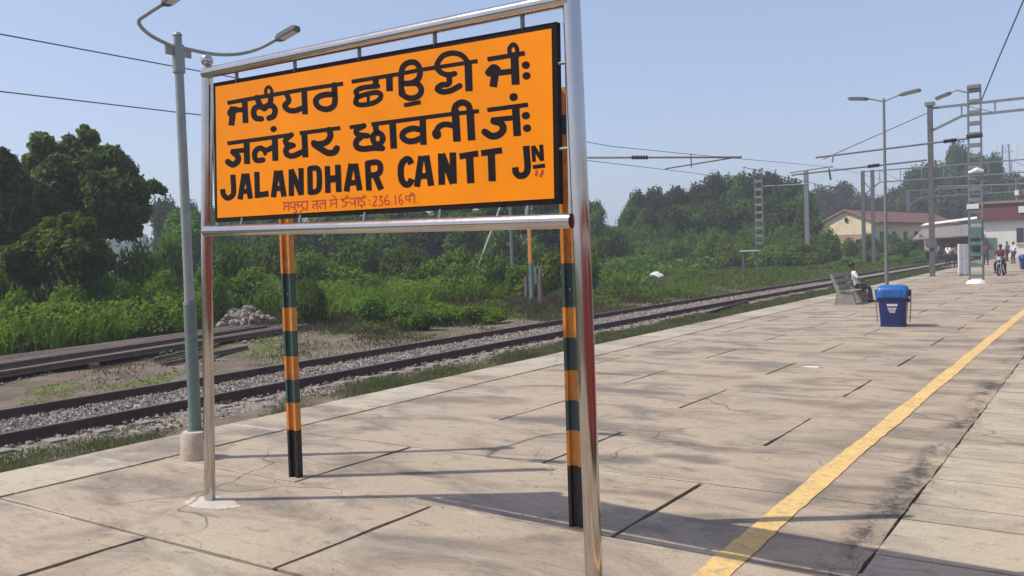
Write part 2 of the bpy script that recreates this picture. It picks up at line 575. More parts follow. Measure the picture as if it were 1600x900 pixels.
def empty(name, loc, rz=0.0, label=None, cat=None, group=None):
    o = bpy.data.objects.new(name, None)
    C.objects.link(o)
    o.location = loc
    o.rotation_euler = (0, 0, rz)
    o.empty_display_size = 0.2
    return tag(o, label, cat, group)


def kids(o):
    return [c for c in C.objects if c.parent == o]


def copy_tree(o, loc, rz=0.0, label=None, group=None, scale=None):
    r = o.copy()
    C.objects.link(r)
    r.location = loc
    r.rotation_euler = (0, 0, rz)
    if scale:
        r.scale = scale
    if label:
        r['label'] = label
    if group:
        r['group'] = group
    for ch in kids(o):
        c = ch.copy()
        C.objects.link(c)
        c.parent = r
        for g in kids(ch):
            d = g.copy()
            C.objects.link(d)
            d.parent = c
    return r


def fast_mesh(name, verts, nper, mat):
    """verts (N*nper, 3); each consecutive nper vertices make one polygon."""
    nf = len(verts) // nper
    me = bpy.data.meshes.new(name)
    me.vertices.add(len(verts))
    me.vertices.foreach_set('co', np.ascontiguousarray(verts, dtype=np.float32).ravel())
    me.loops.add(len(verts))
    me.loops.foreach_set('vertex_index', np.arange(len(verts), dtype=np.int32))
    me.polygons.add(nf)
    me.polygons.foreach_set('loop_start', np.arange(0, len(verts), nper, dtype=np.int32))
    me.materials.append(mat)
    me.update(calc_edges=True)
    me.validate()
    return me

# outlines of the painted lettering, millimetres on the board: u, z of left and right edge of each brush stroke
LETTERS = {
 'g1': [
  [322,3281,315,3314,785,3272,778,3305,1198,3263,1193,3294,1676,3245,1671,3275],
  [505,3289,578,3282,505,3115,578,3109],
  [531,3236,526,3197,400,3255,395,3215],
  [350,3185,321,3196,376,3186,309,3211,396,3197,312,3229,400,3214,355,3267,412,3204,432,3256,441,3203,457,3244,461,3211,468,3229],
  [350,3237,428,3221,318,3120,396,3106],
  [671,3310,694,3313,661,3300,714,3307,662,3286,728,3295,672,3267,739,3276,683,3248,749,3257,695,3229,759,3241,708,3211,767,3229,725,3197,773,3225,742,3187,778,3222,755,3182,788,3218,765,3177,800,3212,787,3173,815,3200,805,3175,818,3188],
  [776,3227,780,3212,762,3237,771,3202,740,3242,751,3197,721,3242,732,3197,701,3242,713,3197,678,3241,700,3197,653,3236,695,3196,634,3226,692,3194,622,3214,688,3190,615,3200,685,3184,612,3186,683,3178,613,3172,684,3170,617,3156,686,3161,627,3139,690,3154,645,3122,692,3152,671,3111,694,3151,696,3106,705,3149,716,3103,724,3146,734,3100,743,3143,756,3100,763,3135,770,3108,773,3123],
  [775,3205,773,3221,789,3195,784,3230,810,3189,805,3234,829,3188,822,3233,847,3188,842,3232,859,3187,865,3230,862,3187,891,3224,864,3185,912,3212,869,3181,927,3198,873,3175,937,3184,875,3170,943,3169,875,3164,943,3153,872,3156,938,3139,868,3148,930,3124,864,3144,917,3111,861,3143,897,3102,851,3141,877,3098,836,3140,859,3096,819,3137,845,3094,803,3130,823,3095,797,3118,806,3103],
  [859,3303,881,3299,843,3299,894,3290,834,3288,899,3276,831,3273,896,3262,830,3258,894,3246,827,3246,890,3229,823,3239,879,3212,815,3234,861,3199,802,3229,839,3191,783,3223,820,3185,764,3216,802,3178,752,3207,782,3177,751,3195,764,3182],
  [821,3272,808,3273,829,3276,798,3278,832,3284,793,3285,829,3297,791,3298,827,3310,788,3312,826,3322,787,3326,827,3329,789,3339,831,3334,798,3350,837,3339,810,3359,844,3341,825,3365,843,3341,845,3366,843,3341,864,3359,848,3337,878,3349,854,3331,888,3338,858,3324,896,3325,860,3316,898,3312,859,3305,897,3299,856,3292,894,3286,855,3279,893,3273,858,3271,888,3267,866,3266,879,3264],
  [1035,3285,1056,3287,1025,3276,1073,3281,1025,3263,1085,3270,1032,3250,1091,3257,1039,3237,1098,3243,1043,3227,1105,3227,1044,3225,1104,3207,1042,3225,1086,3191,1029,3220,1066,3183,1009,3213,1054,3179,993,3196,1054,3182,997,3175,1055,3184,1010,3159,1060,3179,1027,3146,1069,3172,1046,3134,1078,3166,1067,3126,1088,3162,1090,3120,1102,3159,1114,3116,1117,3156,1138,3114,1132,3155,1162,3114,1147,3155,1185,3117,1165,3157,1206,3120,1185,3160,1226,3123,1205,3163,1241,3130,1225,3161,1247,3140,1239,3154],
  [1220,3272,1284,3265,1220,3097,1284,3091],
  [1569,3285,1590,3283,1555,3279,1604,3274,1550,3268,1610,3261,1550,3234,1611,3229,1552,3200,1612,3194,1552,3170,1613,3162,1549,3147,1609,3135,1544,3136,1600,3114,1539,3131,1585,3100,1532,3128,1568,3091,1522,3125,1551,3086,1511,3123,1531,3081,1499,3122,1508,3080,1486,3123,1485,3081,1472,3125,1463,3084,1459,3128,1441,3090,1444,3133,1419,3098,1430,3139,1398,3107,1421,3145,1379,3118,1415,3150,1364,3132,1410,3157,1352,3146,1406,3164,1345,3161,1406,3168,1343,3176,1407,3171,1347,3191,1410,3175,1357,3203,1415,3179,1370,3213,1422,3182,1387,3220,1431,3184,1406,3225,1444,3186,1427,3228,1461,3187,1448,3229,1478,3187,1470,3229,1497,3186,1493,3228,1518,3184,1517,3226,1540,3182,1540,3223,1563,3180,1562,3221,1581,3182,1580,3215,1591,3191,1591,3205],
],
 'g2': [
  [1762,3246,1757,3275,2223,3232,2218,3260,2444,3230,2440,3257,2905,3213,2901,3239],
  [1972,3263,2031,3253,1966,3206,2025,3197],
  [2040,3199,2041,3186,2030,3207,2033,3179,2015,3212,2018,3176,1978,3215,1980,3179,1939,3218,1942,3182,1901,3220,1906,3185,1868,3221,1877,3185,1840,3220,1855,3184,1816,3216,1837,3181,1796,3210,1826,3178,1779,3201,1822,3177,1772,3183,1824,3180,1779,3168,1826,3178,1785,3160,1833,3168,1786,3158,1837,3154,1785,3155,1834,3141,1781,3150,1829,3131,1776,3142,1824,3124,1772,3134,1822,3119,1770,3128,1819,3113,1766,3120,1817,3109,1767,3107,1817,3111,1778,3093,1814,3115,1793,3084,1817,3114,1810,3078,1825,3110,1830,3072,1838,3107,1852,3069,1854,3104,1879,3067,1876,3102,1909,3066,1903,3101,1940,3066,1931,3101,1968,3067,1954,3103,1992,3071,1973,3105,2014,3076,1990,3109,2033,3083,2004,3114,2049,3091,2012,3118,2061,3103,2016,3122,2067,3117,2018,3127,2067,3131,2018,3131,2059,3146,2018,3131,2043,3158,2018,3130,2025,3165,2012,3133,2005,3170,2001,3135,1982,3172,1985,3137,1954,3173,1961,3138,1922,3173,1931,3137,1890,3172,1900,3136,1864,3170,1875,3135,1845,3169,1859,3133,1831,3167,1848,3132,1820,3165,1838,3130,1809,3164,1826,3128,1796,3158,1810,3130,1792,3149,1798,3136],
  [1915,3161,1926,3160,1908,3158,1933,3155,1905,3152,1936,3148,1902,3099,1933,3095,1904,3092,1930,3089,1911,3088,1922,3086],
  [2098,3252,2162,3243,2096,3148,2159,3140],
  [2246,3088,2228,3090,2258,3094,2216,3098,2264,3104,2211,3110,2264,3136,2211,3142,2264,3168,2211,3174,2265,3197,2211,3205,2267,3222,2214,3232,2270,3242,2217,3254,2274,3258,2222,3274,2279,3270,2230,3291,2285,3277,2244,3306,2295,3283,2264,3318,2309,3287,2287,3325,2325,3289,2311,3328,2338,3289,2333,3328,2348,3288,2356,3324,2358,3285,2377,3318,2366,3280,2396,3307,2373,3275,2412,3294,2378,3268,2424,3278,2383,3257,2432,3261,2386,3245,2437,3244,2387,3234,2438,3228,2386,3225,2437,3213,2383,3216,2433,3199,2379,3208,2425,3185,2374,3202,2413,3173,2366,3198,2398,3164,2355,3194,2380,3158,2342,3192,2361,3154,2329,3190,2341,3152,2315,3190,2319,3151,2298,3192,2298,3153,2278,3194,2278,3156,2259,3197,2259,3158,2243,3195,2243,3164,2233,3187,2233,3173],
  [2309,3170,2312,3183,2316,3160,2323,3189,2330,3152,2339,3189,2346,3149,2353,3186,2361,3146,2369,3182,2371,3143,2388,3177,2376,3141,2407,3168,2381,3136,2422,3155,2387,3128,2433,3141,2391,3121,2441,3126,2393,3115,2444,3110,2392,3110,2442,3096,2389,3104,2435,3082,2384,3098,2424,3071,2378,3095,2409,3061,2369,3092,2390,3055,2354,3089,2369,3051,2338,3089,2346,3050,2325,3089,2323,3051,2312,3092,2301,3056,2299,3096,2279,3063,2287,3102,2259,3072,2280,3107,2241,3085,2276,3112,2228,3100,2273,3120,2221,3115,2269,3131,2217,3128,2265,3144,2213,3139,2255,3155,2214,3151,2241,3161,2223,3159],
  [2260,3018,2254,3046,2412,3020,2406,3048],
  [2837,3198,2823,3197,2845,3205,2811,3202,2846,3216,2803,3212,2843,3224,2800,3221,2840,3233,2797,3229,2836,3244,2795,3236,2829,3255,2791,3242,2820,3266,2785,3250,2809,3277,2777,3258,2796,3289,2768,3265,2780,3299,2758,3272,2763,3308,2746,3278,2743,3315,2731,3284,2722,3322,2716,3288,2701,3326,2700,3291,2679,3328,2684,3293,2656,3329,2666,3293,2634,3327,2649,3292,2613,3324,2635,3290,2595,3317,2625,3286,2581,3308,2615,3280,2569,3298,2606,3273,2559,3289,2598,3265,2550,3279,2591,3257,2542,3267,2586,3249,2537,3254,2583,3243,2537,3237,2583,3239,2546,3221,2586,3234,2559,3207,2594,3226,2574,3194,2604,3217,2590,3183,2615,3210,2607,3175,2626,3204,2625,3167,2638,3199,2643,3162,2652,3195,2661,3158,2663,3193,2677,3157,2672,3192,2692,3157,2682,3192,2705,3158,2693,3193,2716,3159,2705,3194,2728,3163,2720,3191,2734,3172,2730,3184],
  [2653,3196,2670,3194,2642,3191,2681,3187,2638,3180,2686,3175,2638,3164,2687,3160,2640,3148,2689,3143,2640,3136,2688,3125,2641,3135,2678,3107,2640,3135,2653,3098,2627,3136,2630,3099,2607,3139,2611,3101,2586,3138,2601,3101,2568,3133,2594,3099,2553,3127,2586,3095,2540,3117,2583,3093,2534,3099,2584,3099,2546,3082,2582,3104,2561,3071,2587,3100,2579,3063,2596,3096,2598,3057,2606,3093,2618,3054,2618,3091,2639,3053,2633,3090,2660,3053,2649,3090,2681,3055,2666,3092,2702,3059,2682,3095,2723,3065,2700,3100,2742,3070,2719,3105,2761,3076,2739,3111,2771,3083,2754,3111,2774,3093,2766,3105],
  [2795,3234,2855,3226,2795,3052,2855,3045],
],
 'g3': [
  [2983,3209,2978,3239,3162,3204,3157,3233,3271,3201,3266,3230],
  [3159,3239,3220,3231,3162,3040,3223,3034],
  [3164,3140,3167,3105,3060,3146,3064,3110],
  [2978,3119,2962,3133,2997,3115,2959,3148,3015,3120,2968,3162,3025,3127,2977,3168,3034,3133,2987,3175,3040,3137,3000,3183,3037,3137,3019,3189,3024,3139,3046,3184,3020,3141,3062,3174,3024,3136,3069,3168,3031,3131,3074,3164,3050,3122,3084,3149,3068,3123,3083,3134],
  [3013,3157,3072,3141,2989,3056,3048,3040],
  [3168,3204,3156,3204,3175,3208,3148,3209,3176,3217,3143,3217,3174,3228,3140,3228,3171,3240,3138,3240,3170,3249,3136,3253,3170,3255,3137,3266,3174,3260,3145,3278,3180,3265,3155,3287,3185,3268,3167,3294,3185,3269,3183,3296,3182,3269,3200,3290,3186,3266,3212,3280,3190,3260,3220,3269,3194,3253,3226,3257,3195,3246,3229,3244,3196,3235,3229,3231,3196,3223,3229,3218,3196,3210,3229,3206,3199,3202,3226,3198,3207,3196,3219,3195],
  [3246,3135,3242,3151,3258,3125,3250,3162,3275,3120,3266,3167,3280,3120,3271,3167,3296,3125,3288,3162,3304,3135,3300,3152],
  [3248,3070,3244,3087,3260,3060,3252,3097,3278,3056,3268,3102,3282,3056,3273,3102,3298,3061,3291,3098,3306,3071,3303,3087],
],
 'h1': [
  [297,2961,292,2993,722,2952,718,2983,1097,2945,1092,2976],
  [506,2977,582,2970,499,2793,576,2787],
  [521,2921,525,2883,334,2927,338,2888],
  [328,2912,347,2923,326,2898,369,2924,338,2884,392,2916,356,2873,408,2906,373,2863,426,2895,384,2855,445,2882,388,2852,461,2865,389,2849,467,2847,388,2844,465,2830,385,2839,458,2815,382,2835,445,2802,376,2832,426,2791,365,2828,404,2783,355,2826,378,2778,352,2825,347,2777,353,2826,316,2785,345,2830,294,2795,331,2838,279,2804,316,2847,265,2812,292,2854,252,2826,270,2852,252,2840],
  [903,2905,912,2891,887,2912,907,2880,866,2912,891,2872,840,2907,866,2867,813,2901,838,2861,790,2897,809,2856,776,2896,777,2854,772,2897,745,2861,763,2902,724,2871,746,2911,714,2877,719,2919,712,2878,691,2919,708,2877,668,2916,697,2875,647,2909,687,2872,629,2900,681,2869,615,2887,677,2865,607,2873,673,2858,603,2859,670,2850,602,2845,670,2842,605,2831,671,2836,612,2817,674,2829,624,2802,677,2826,647,2789,676,2826,675,2783,679,2825,700,2783,693,2825,721,2783,713,2826,740,2783,733,2826,759,2788,754,2822,769,2797,767,2812],
  [740,2896,756,2897,732,2889,768,2893,731,2880,776,2884,745,2847,790,2851,753,2838,789,2842,765,2834,781,2836],
  [855,2970,928,2963,851,2786,923,2781],
  [855,3011,842,3026,874,3004,845,3039,896,3005,861,3048,903,3007,867,3050,918,3016,889,3051,921,3029,908,3044],
  [1105,2975,1118,2963,1089,2980,1116,2951,1069,2979,1104,2942,1053,2973,1088,2936,1035,2967,1070,2930,1016,2959,1058,2925,1000,2949,1052,2922,989,2937,1049,2918,984,2923,1047,2914,987,2906,1047,2914,1002,2888,1045,2915,1026,2877,1050,2913,1051,2871,1067,2909,1075,2865,1090,2904,1096,2860,1112,2898,1116,2860,1128,2890,1130,2866,1135,2879],
  [1096,2895,1108,2881,1079,2901,1105,2869,1058,2900,1090,2860,1044,2896,1075,2855,1028,2892,1060,2852,1009,2886,1052,2849,992,2874,1050,2848,983,2858,1050,2846,982,2842,1049,2841,987,2826,1051,2836,999,2810,1052,2833,1017,2798,1057,2831,1039,2789,1065,2827,1065,2782,1076,2824,1095,2780,1088,2823,1127,2782,1106,2825,1157,2788,1132,2830,1187,2795,1161,2836,1215,2801,1190,2842,1231,2809,1211,2842,1235,2821,1227,2835],
  [1185,2947,1181,2977,1627,2937,1624,2966],
  [1200,2971,1268,2966,1202,2780,1270,2776],
  [1489,2972,1511,2974,1477,2963,1528,2967,1475,2950,1538,2954,1480,2937,1542,2943,1484,2925,1547,2930,1487,2917,1551,2915,1486,2912,1549,2897,1482,2906,1540,2882,1474,2898,1527,2868,1464,2890,1509,2855,1454,2886,1487,2845,1441,2883,1461,2840,1422,2882,1433,2838,1401,2882,1406,2837,1384,2883,1383,2838,1376,2884,1361,2842,1370,2886,1344,2847,1360,2890,1332,2852,1348,2894,1322,2855,1327,2897,1306,2866,1310,2892,1301,2879],
  [1307,2872,1322,2884,1308,2858,1341,2886,1320,2845,1362,2880,1341,2833,1383,2868,1363,2821,1404,2856,1384,2810,1424,2845,1403,2799,1443,2835,1419,2790,1459,2825,1435,2782,1473,2818,1453,2773,1483,2813,1475,2766,1492,2810,1498,2762,1503,2808,1522,2760,1517,2807,1544,2761,1530,2807,1566,2764,1537,2808,1586,2773,1537,2808,1597,2783,1539,2810,1604,2791,1544,2817,1609,2797,1551,2824,1614,2811,1567,2833,1606,2824,1586,2833],
],
 'h2': [
  [1723,2931,1719,2959,1888,2928,1885,2956],
  [1885,2951,1893,2938,1871,2958,1889,2927,1853,2959,1875,2920,1833,2954,1855,2915,1811,2950,1834,2911,1789,2945,1819,2908,1769,2935,1815,2906,1758,2919,1815,2906,1758,2901,1815,2905,1768,2884,1816,2903,1788,2869,1818,2902,1814,2861,1828,2899,1842,2855,1849,2895,1869,2851,1876,2890,1895,2847,1902,2886,1912,2848,1918,2879,1924,2855,1926,2869],
  [1857,2887,1870,2874,1840,2892,1870,2862,1822,2889,1860,2852,1807,2882,1844,2845,1790,2874,1828,2838,1772,2865,1816,2832,1757,2852,1811,2828,1749,2836,1810,2824,1748,2820,1810,2818,1753,2803,1811,2813,1764,2788,1812,2811,1782,2776,1815,2810,1803,2768,1822,2807,1824,2763,1835,2804,1847,2759,1851,2801,1873,2757,1871,2799,1901,2756,1895,2799,1927,2756,1923,2799,1951,2755,1950,2798,1972,2754,1974,2795,1993,2751,1997,2793,2014,2749,2018,2790,2035,2746,2039,2787,2053,2748,2056,2781,2064,2756,2066,2770],
  [1942,2926,1939,2955,2348,2917,2344,2945,2668,2910,2665,2937,2901,2901,2899,2927],
  [1950,2945,2006,2943,1957,2887,2012,2885],
  [1959,2888,1969,2900,1962,2877,1983,2903,1974,2867,2001,2900,1988,2861,2013,2894,2001,2855,2027,2888,2010,2851,2043,2880,2014,2848,2058,2868,2016,2845,2068,2855,2018,2839,2073,2841,2018,2835,2073,2827,2017,2831,2069,2813,2014,2827,2059,2801,2006,2821,2045,2790,1998,2816,2029,2781,1996,2816,2007,2776,1998,2816,1982,2779,1993,2818,1963,2787,1987,2822,1947,2797,1983,2826,1935,2809,1980,2831,1926,2823,1978,2839,1922,2838,1977,2846,1921,2853,1978,2849,1925,2868,1979,2850,1938,2881,1986,2853,1953,2888,1998,2858,1966,2893,2010,2863,1977,2898,2020,2872,1994,2900,2021,2884,2009,2896],
  [2112,2936,2176,2931,2115,2755,2178,2751],
  [2392,2934,2449,2928,2392,2753,2449,2749],
  [2427,2853,2423,2840,2421,2864,2411,2834,2406,2872,2394,2834,2388,2877,2375,2839,2369,2882,2356,2844,2347,2887,2341,2848,2324,2890,2327,2849,2299,2889,2312,2849,2275,2886,2294,2846,2253,2881,2278,2843,2234,2874,2268,2839,2218,2864,2263,2836,2208,2852,2260,2832,2203,2837,2259,2829,2204,2821,2259,2828,2214,2805,2260,2826,2229,2793,2267,2820,2246,2782,2276,2814,2264,2774,2285,2810,2284,2768,2294,2808,2305,2765,2306,2806,2324,2765,2320,2805,2344,2765,2333,2805,2363,2767,2346,2807,2381,2771,2361,2810,2397,2775,2376,2813,2413,2778,2393,2817,2426,2785,2410,2816,2430,2796,2423,2810],
  [2672,2949,2737,2944,2679,2744,2743,2741],
  [2709,2848,2705,2836,2703,2858,2695,2830,2690,2866,2679,2831,2673,2870,2661,2835,2654,2876,2643,2840,2634,2880,2628,2844,2613,2883,2616,2846,2593,2883,2604,2845,2574,2880,2593,2843,2557,2875,2583,2840,2541,2867,2576,2837,2529,2856,2572,2834,2522,2844,2569,2828,2518,2834,2566,2819,2513,2825,2561,2809,2513,2813,2551,2800,2521,2803,2538,2798],
  [2517,2842,2544,2843,2502,2830,2564,2834,2499,2812,2576,2817,2502,2801,2579,2807,2515,2784,2576,2789,2535,2775,2561,2777],
  [2697,2906,2679,2911,2711,2910,2669,2921,2720,2920,2668,2934,2724,2932,2671,2946,2727,2944,2674,2959,2730,2953,2680,2973,2733,2957,2691,2987,2739,2960,2708,2997,2748,2963,2726,3003,2759,2965,2746,3006,2766,2965,2767,3006,2773,2964,2787,3001,2781,2960,2806,2993,2790,2955,2823,2983,2794,2951,2837,2971,2796,2948,2846,2955,2798,2941,2850,2941,2799,2930,2851,2930,2801,2919,2853,2919,2808,2906,2850,2907,2821,2899,2839,2900],
  [2796,2934,2859,2928,2801,2740,2863,2736],
],
 'h3': [
  [2968,2898,2965,2926,3282,2892,3278,2919],
  [3157,2912,3215,2908,3163,2728,3221,2724],
  [3158,2856,3160,2825,2993,2863,2996,2831],
  [2986,2839,2992,2854,2992,2827,3005,2860,3007,2818,3022,2859,3022,2813,3036,2854,3036,2809,3052,2850,3046,2806,3069,2843,3051,2803,3086,2833,3055,2800,3100,2820,3058,2794,3109,2806,3060,2789,3114,2791,3060,2787,3114,2775,3059,2784,3107,2760,3054,2779,3096,2748,3047,2774,3083,2738,3040,2771,3067,2731,3031,2768,3050,2726,3020,2767,3031,2723,3010,2767,3011,2723,3002,2768,2989,2726,2994,2771,2968,2734,2984,2777,2951,2744,2971,2786,2937,2754,2957,2795,2924,2762,2940,2801,2914,2775,2925,2799,2913,2787],
  [3144,2956,3141,2973,3157,2945,3149,2985,3176,2941,3166,2990,3181,2941,3171,2990,3198,2946,3190,2986,3206,2958,3203,2975],
  [3233,2833,3230,2849,3246,2823,3238,2860,3263,2819,3254,2865,3268,2819,3259,2865,3284,2824,3277,2861,3292,2835,3289,2851],
  [3240,2756,3236,2773,3252,2746,3244,2784,3269,2743,3260,2789,3274,2743,3265,2789,3290,2748,3283,2786,3298,2759,3295,2776],
],
 'e1': [
  [313,2723,383,2720,314,2687,384,2685,316,2650,385,2648,316,2617,386,2613,314,2592,384,2585,311,2578,378,2564,307,2572,368,2549,303,2570,354,2539,297,2567,340,2532,288,2563,322,2524,279,2561,300,2519,271,2560,275,2517,268,2560,248,2520,266,2561,224,2528,259,2566,206,2539,252,2572,192,2551,246,2578,180,2565,243,2585,173,2579,242,2593,171,2593,241,2605,170,2605,239,2617,168,2616],
  [462,2724,529,2711,394,2523,461,2512],
  [494,2716,561,2717,527,2514,594,2516],
  [451,2558,449,2599,558,2556,556,2596],
  [498,2688,496,2717,525,2687,523,2717],
  [622,2722,688,2717,616,2516,682,2513],
  [638,2514,631,2559,793,2518,786,2562],
  [867,2713,932,2702,812,2513,878,2503],
  [902,2705,968,2707,939,2503,1004,2506],
  [866,2552,864,2592,965,2550,963,2589],
  [904,2677,902,2707,931,2677,929,2707],
  [1038,2706,1100,2701,1027,2505,1088,2501],
  [1151,2706,1211,2701,1142,2505,1202,2502],
  [1037,2697,1096,2708,1143,2499,1201,2510],
  [1250,2702,1310,2697,1243,2507,1303,2503],
  [1269,2671,1264,2711,1293,2671,1286,2711,1316,2672,1310,2712,1334,2671,1336,2711,1344,2670,1360,2707,1347,2669,1380,2700,1346,2670,1396,2689,1347,2667,1405,2674,1350,2657,1409,2658,1352,2636,1411,2634,1351,2608,1411,2604,1349,2580,1409,2574,1346,2558,1405,2550,1342,2546,1400,2533,1339,2541,1392,2520,1337,2540,1377,2508,1333,2538,1357,2500,1322,2536,1332,2496,1303,2536,1306,2495,1279,2536,1281,2496,1254,2537,1257,2496],
  [1443,2696,1501,2692,1438,2500,1497,2497],
  [1553,2695,1614,2691,1553,2499,1614,2496],
  [1461,2569,1455,2621,1591,2571,1585,2622],
  [1696,2694,1754,2682,1633,2501,1692,2490],
  [1735,2685,1793,2686,1770,2493,1828,2495],
  [1687,2533,1684,2572,1786,2532,1783,2571],
  [1732,2659,1730,2687,1758,2658,1756,2686],
  [1860,2688,1917,2685,1863,2487,1920,2485],
  [1879,2655,1871,2696,1906,2656,1898,2696,1934,2658,1926,2698,1957,2658,1954,2698,1972,2657,1981,2696,1978,2655,2004,2689,1980,2654,2022,2678,1983,2650,2033,2665,1985,2646,2039,2652,1986,2640,2042,2637,1985,2631,2040,2622,1982,2622,2036,2608,1979,2617,2028,2595,1977,2615,2017,2585,1975,2614,2002,2578,1968,2612,1987,2574,1959,2611,1972,2571,1947,2610,1954,2570,1931,2610,1934,2570,1913,2611,1915,2571,1894,2611,1897,2571],
  [1925,2590,1981,2603,1985,2478,2040,2491],
],
 'e2': [
  [2332,2641,2278,2628,2327,2650,2272,2638,2322,2660,2268,2647,2314,2672,2265,2653,2299,2685,2267,2652,2277,2692,2271,2650,2258,2693,2271,2650,2242,2690,2266,2649,2227,2684,2261,2647,2214,2677,2256,2644,2203,2669,2250,2639,2192,2658,2244,2634,2184,2645,2240,2627,2178,2631,2237,2619,2175,2616,2235,2608,2174,2601,2233,2595,2173,2587,2233,2583,2173,2572,2233,2571,2175,2558,2234,2559,2178,2543,2236,2548,2182,2529,2239,2540,2189,2516,2243,2533,2199,2505,2247,2528,2210,2495,2251,2524,2224,2486,2254,2522,2241,2480,2255,2522,2259,2478,2257,2522,2277,2480,2259,2522,2296,2486,2259,2521,2309,2496,2261,2523,2318,2507,2266,2529,2324,2516,2272,2538,2330,2525,2278,2547],
  [2369,2685,2425,2674,2318,2484,2375,2474],
  [2413,2679,2469,2680,2446,2475,2503,2477],
  [2369,2526,2366,2566,2472,2525,2469,2565],
  [2409,2649,2402,2679,2435,2651,2428,2680],
  [2543,2682,2602,2677,2539,2477,2597,2474],
  [2643,2679,2700,2674,2641,2478,2698,2475],
  [2550,2672,2605,2682,2638,2471,2692,2482],
  [2730,2626,2724,2665,2885,2631,2879,2670],
  [2779,2655,2840,2651,2783,2469,2844,2467],
  [2908,2630,2903,2668,3075,2633,3069,2671],
  [2957,2654,3015,2650,2958,2469,3016,2466],
],
 'e3': [
  [3231,2662,3281,2660,3233,2627,3283,2625,3235,2590,3285,2589,3237,2557,3287,2554,3237,2532,3287,2526,3234,2518,3283,2506,3232,2512,3277,2492,3229,2509,3268,2481,3225,2506,3258,2474,3221,2504,3245,2467,3217,2503,3229,2463,3212,2503,3213,2462,3209,2503,3197,2464,3207,2504,3182,2469,3203,2506,3169,2477,3199,2510,3159,2487,3197,2513,3150,2498,3196,2515,3145,2510,3195,2521,3144,2522,3195,2530,3144,2531,3194,2539,3143,2539],
  [3292,2656,3322,2655,3297,2560,3326,2559],
  [3352,2658,3382,2656,3357,2560,3386,2559],
  [3296,2649,3321,2659,3358,2556,3383,2566],
  [3302,2516,3299,2540,3392,2518,3389,2542],
],
 'r0': [
  [3324,2508,3331,2508,3320,2505,3335,2505,3319,2500,3337,2500,3320,2493,3338,2488,3313,2481,3330,2474,3312,2477,3326,2471,3315,2473,3321,2470],
  [3367,2508,3373,2508,3363,2505,3378,2505,3361,2501,3380,2500,3362,2492,3380,2486,3347,2474,3363,2465,3346,2469,3358,2462,3348,2465,3353,2462],
],
 'r1': [
  [953,2454,953,2463,1248,2448,1248,2457],
  [1012,2459,1027,2459,1010,2394,1025,2393],
  [961,2457,975,2457,968,2427,977,2434,1016,2425,1015,2435],
  [966,2434,980,2431,954,2403,968,2400],
  [1085,2455,1099,2454,1082,2397,1096,2396],
  [1040,2453,1054,2452,1038,2413,1048,2419,1090,2414,1088,2423],
  [1084,2398,1092,2405,1092,2394,1099,2402,1100,2391,1107,2399,1105,2389,1115,2395,1106,2388,1120,2388,1105,2386,1118,2382,1101,2382,1112,2376,1095,2378,1104,2371,1092,2377,1095,2368,1092,2377,1085,2369,1088,2379,1078,2373,1082,2383,1073,2377,1077,2386,1067,2380],
  [1125,2452,1139,2452,1126,2409,1140,2408],
  [1097,2430,1098,2439,1134,2428,1135,2437],
  [1173,2451,1186,2451,1173,2447,1187,2447,1173,2443,1187,2443,1173,2439,1187,2438,1173,2437,1184,2432,1169,2436,1177,2428,1162,2433,1169,2425,1154,2430,1163,2423,1149,2423,1163,2425,1156,2417,1164,2425,1166,2414,1172,2422,1174,2411,1182,2418,1178,2409,1190,2412,1178,2406,1192,2405,1177,2401,1190,2398,1174,2396,1186,2392,1170,2392,1181,2386,1165,2389,1174,2382,1158,2386,1165,2378,1150,2384,1157,2376,1142,2381,1149,2373],
  [1227,2451,1241,2450,1225,2394,1239,2393],
  [1180,2407,1189,2414,1221,2381,1231,2387],
],
 'r2': [
  [1284,2444,1284,2453,1446,2443,1445,2452],
  [1338,2448,1351,2448,1338,2385,1351,2384],
  [1342,2429,1343,2420,1332,2429,1333,2420,1321,2429,1322,2420,1309,2429,1313,2420,1299,2426,1308,2419,1293,2420,1306,2416,1291,2413,1304,2411,1291,2406,1304,2406,1292,2400,1305,2403,1297,2395,1306,2401,1303,2392,1309,2400,1309,2391,1314,2399,1313,2389,1319,2397],
  [1426,2448,1439,2447,1426,2382,1439,2382],
  [1433,2423,1428,2415,1424,2426,1419,2418,1415,2429,1410,2421,1405,2432,1402,2423,1395,2433,1396,2424,1386,2432,1391,2423,1378,2429,1387,2422,1372,2425,1383,2419,1368,2420,1380,2416,1366,2414,1379,2412,1366,2407,1379,2407,1367,2400,1380,2402,1371,2395,1382,2399,1377,2390,1383,2398,1384,2389,1387,2398,1391,2388,1392,2397,1396,2387,1398,2396],
],
 'r3': [
  [1476,2440,1475,2449,1569,2441,1569,2450],
  [1547,2444,1560,2444,1547,2384,1560,2384],
  [1489,2443,1502,2443,1496,2414,1503,2421,1550,2412,1550,2421],
  [1493,2419,1505,2416,1478,2395,1490,2391],
  [1555,2448,1543,2445,1551,2454,1539,2451,1547,2460,1535,2457,1543,2466,1532,2462,1538,2471,1528,2466,1531,2475,1524,2468,1524,2478,1519,2470,1518,2479,1513,2471,1512,2481,1507,2473],
],
 'r4': [
  [1593,2440,1592,2448,1674,2441,1672,2450],
  [1636,2447,1643,2440,1629,2444,1635,2436,1620,2441,1627,2433,1612,2437,1622,2431,1610,2430,1621,2433,1618,2424,1624,2432,1630,2421,1634,2429,1641,2418,1647,2425,1646,2415,1656,2420,1648,2412,1660,2412,1648,2406,1660,2405,1646,2401,1657,2397,1642,2398,1651,2391,1637,2396,1642,2388,1627,2395,1630,2386,1616,2394,1618,2385,1605,2392,1608,2384],
  [1651,2415,1653,2424,1677,2411,1679,2420],
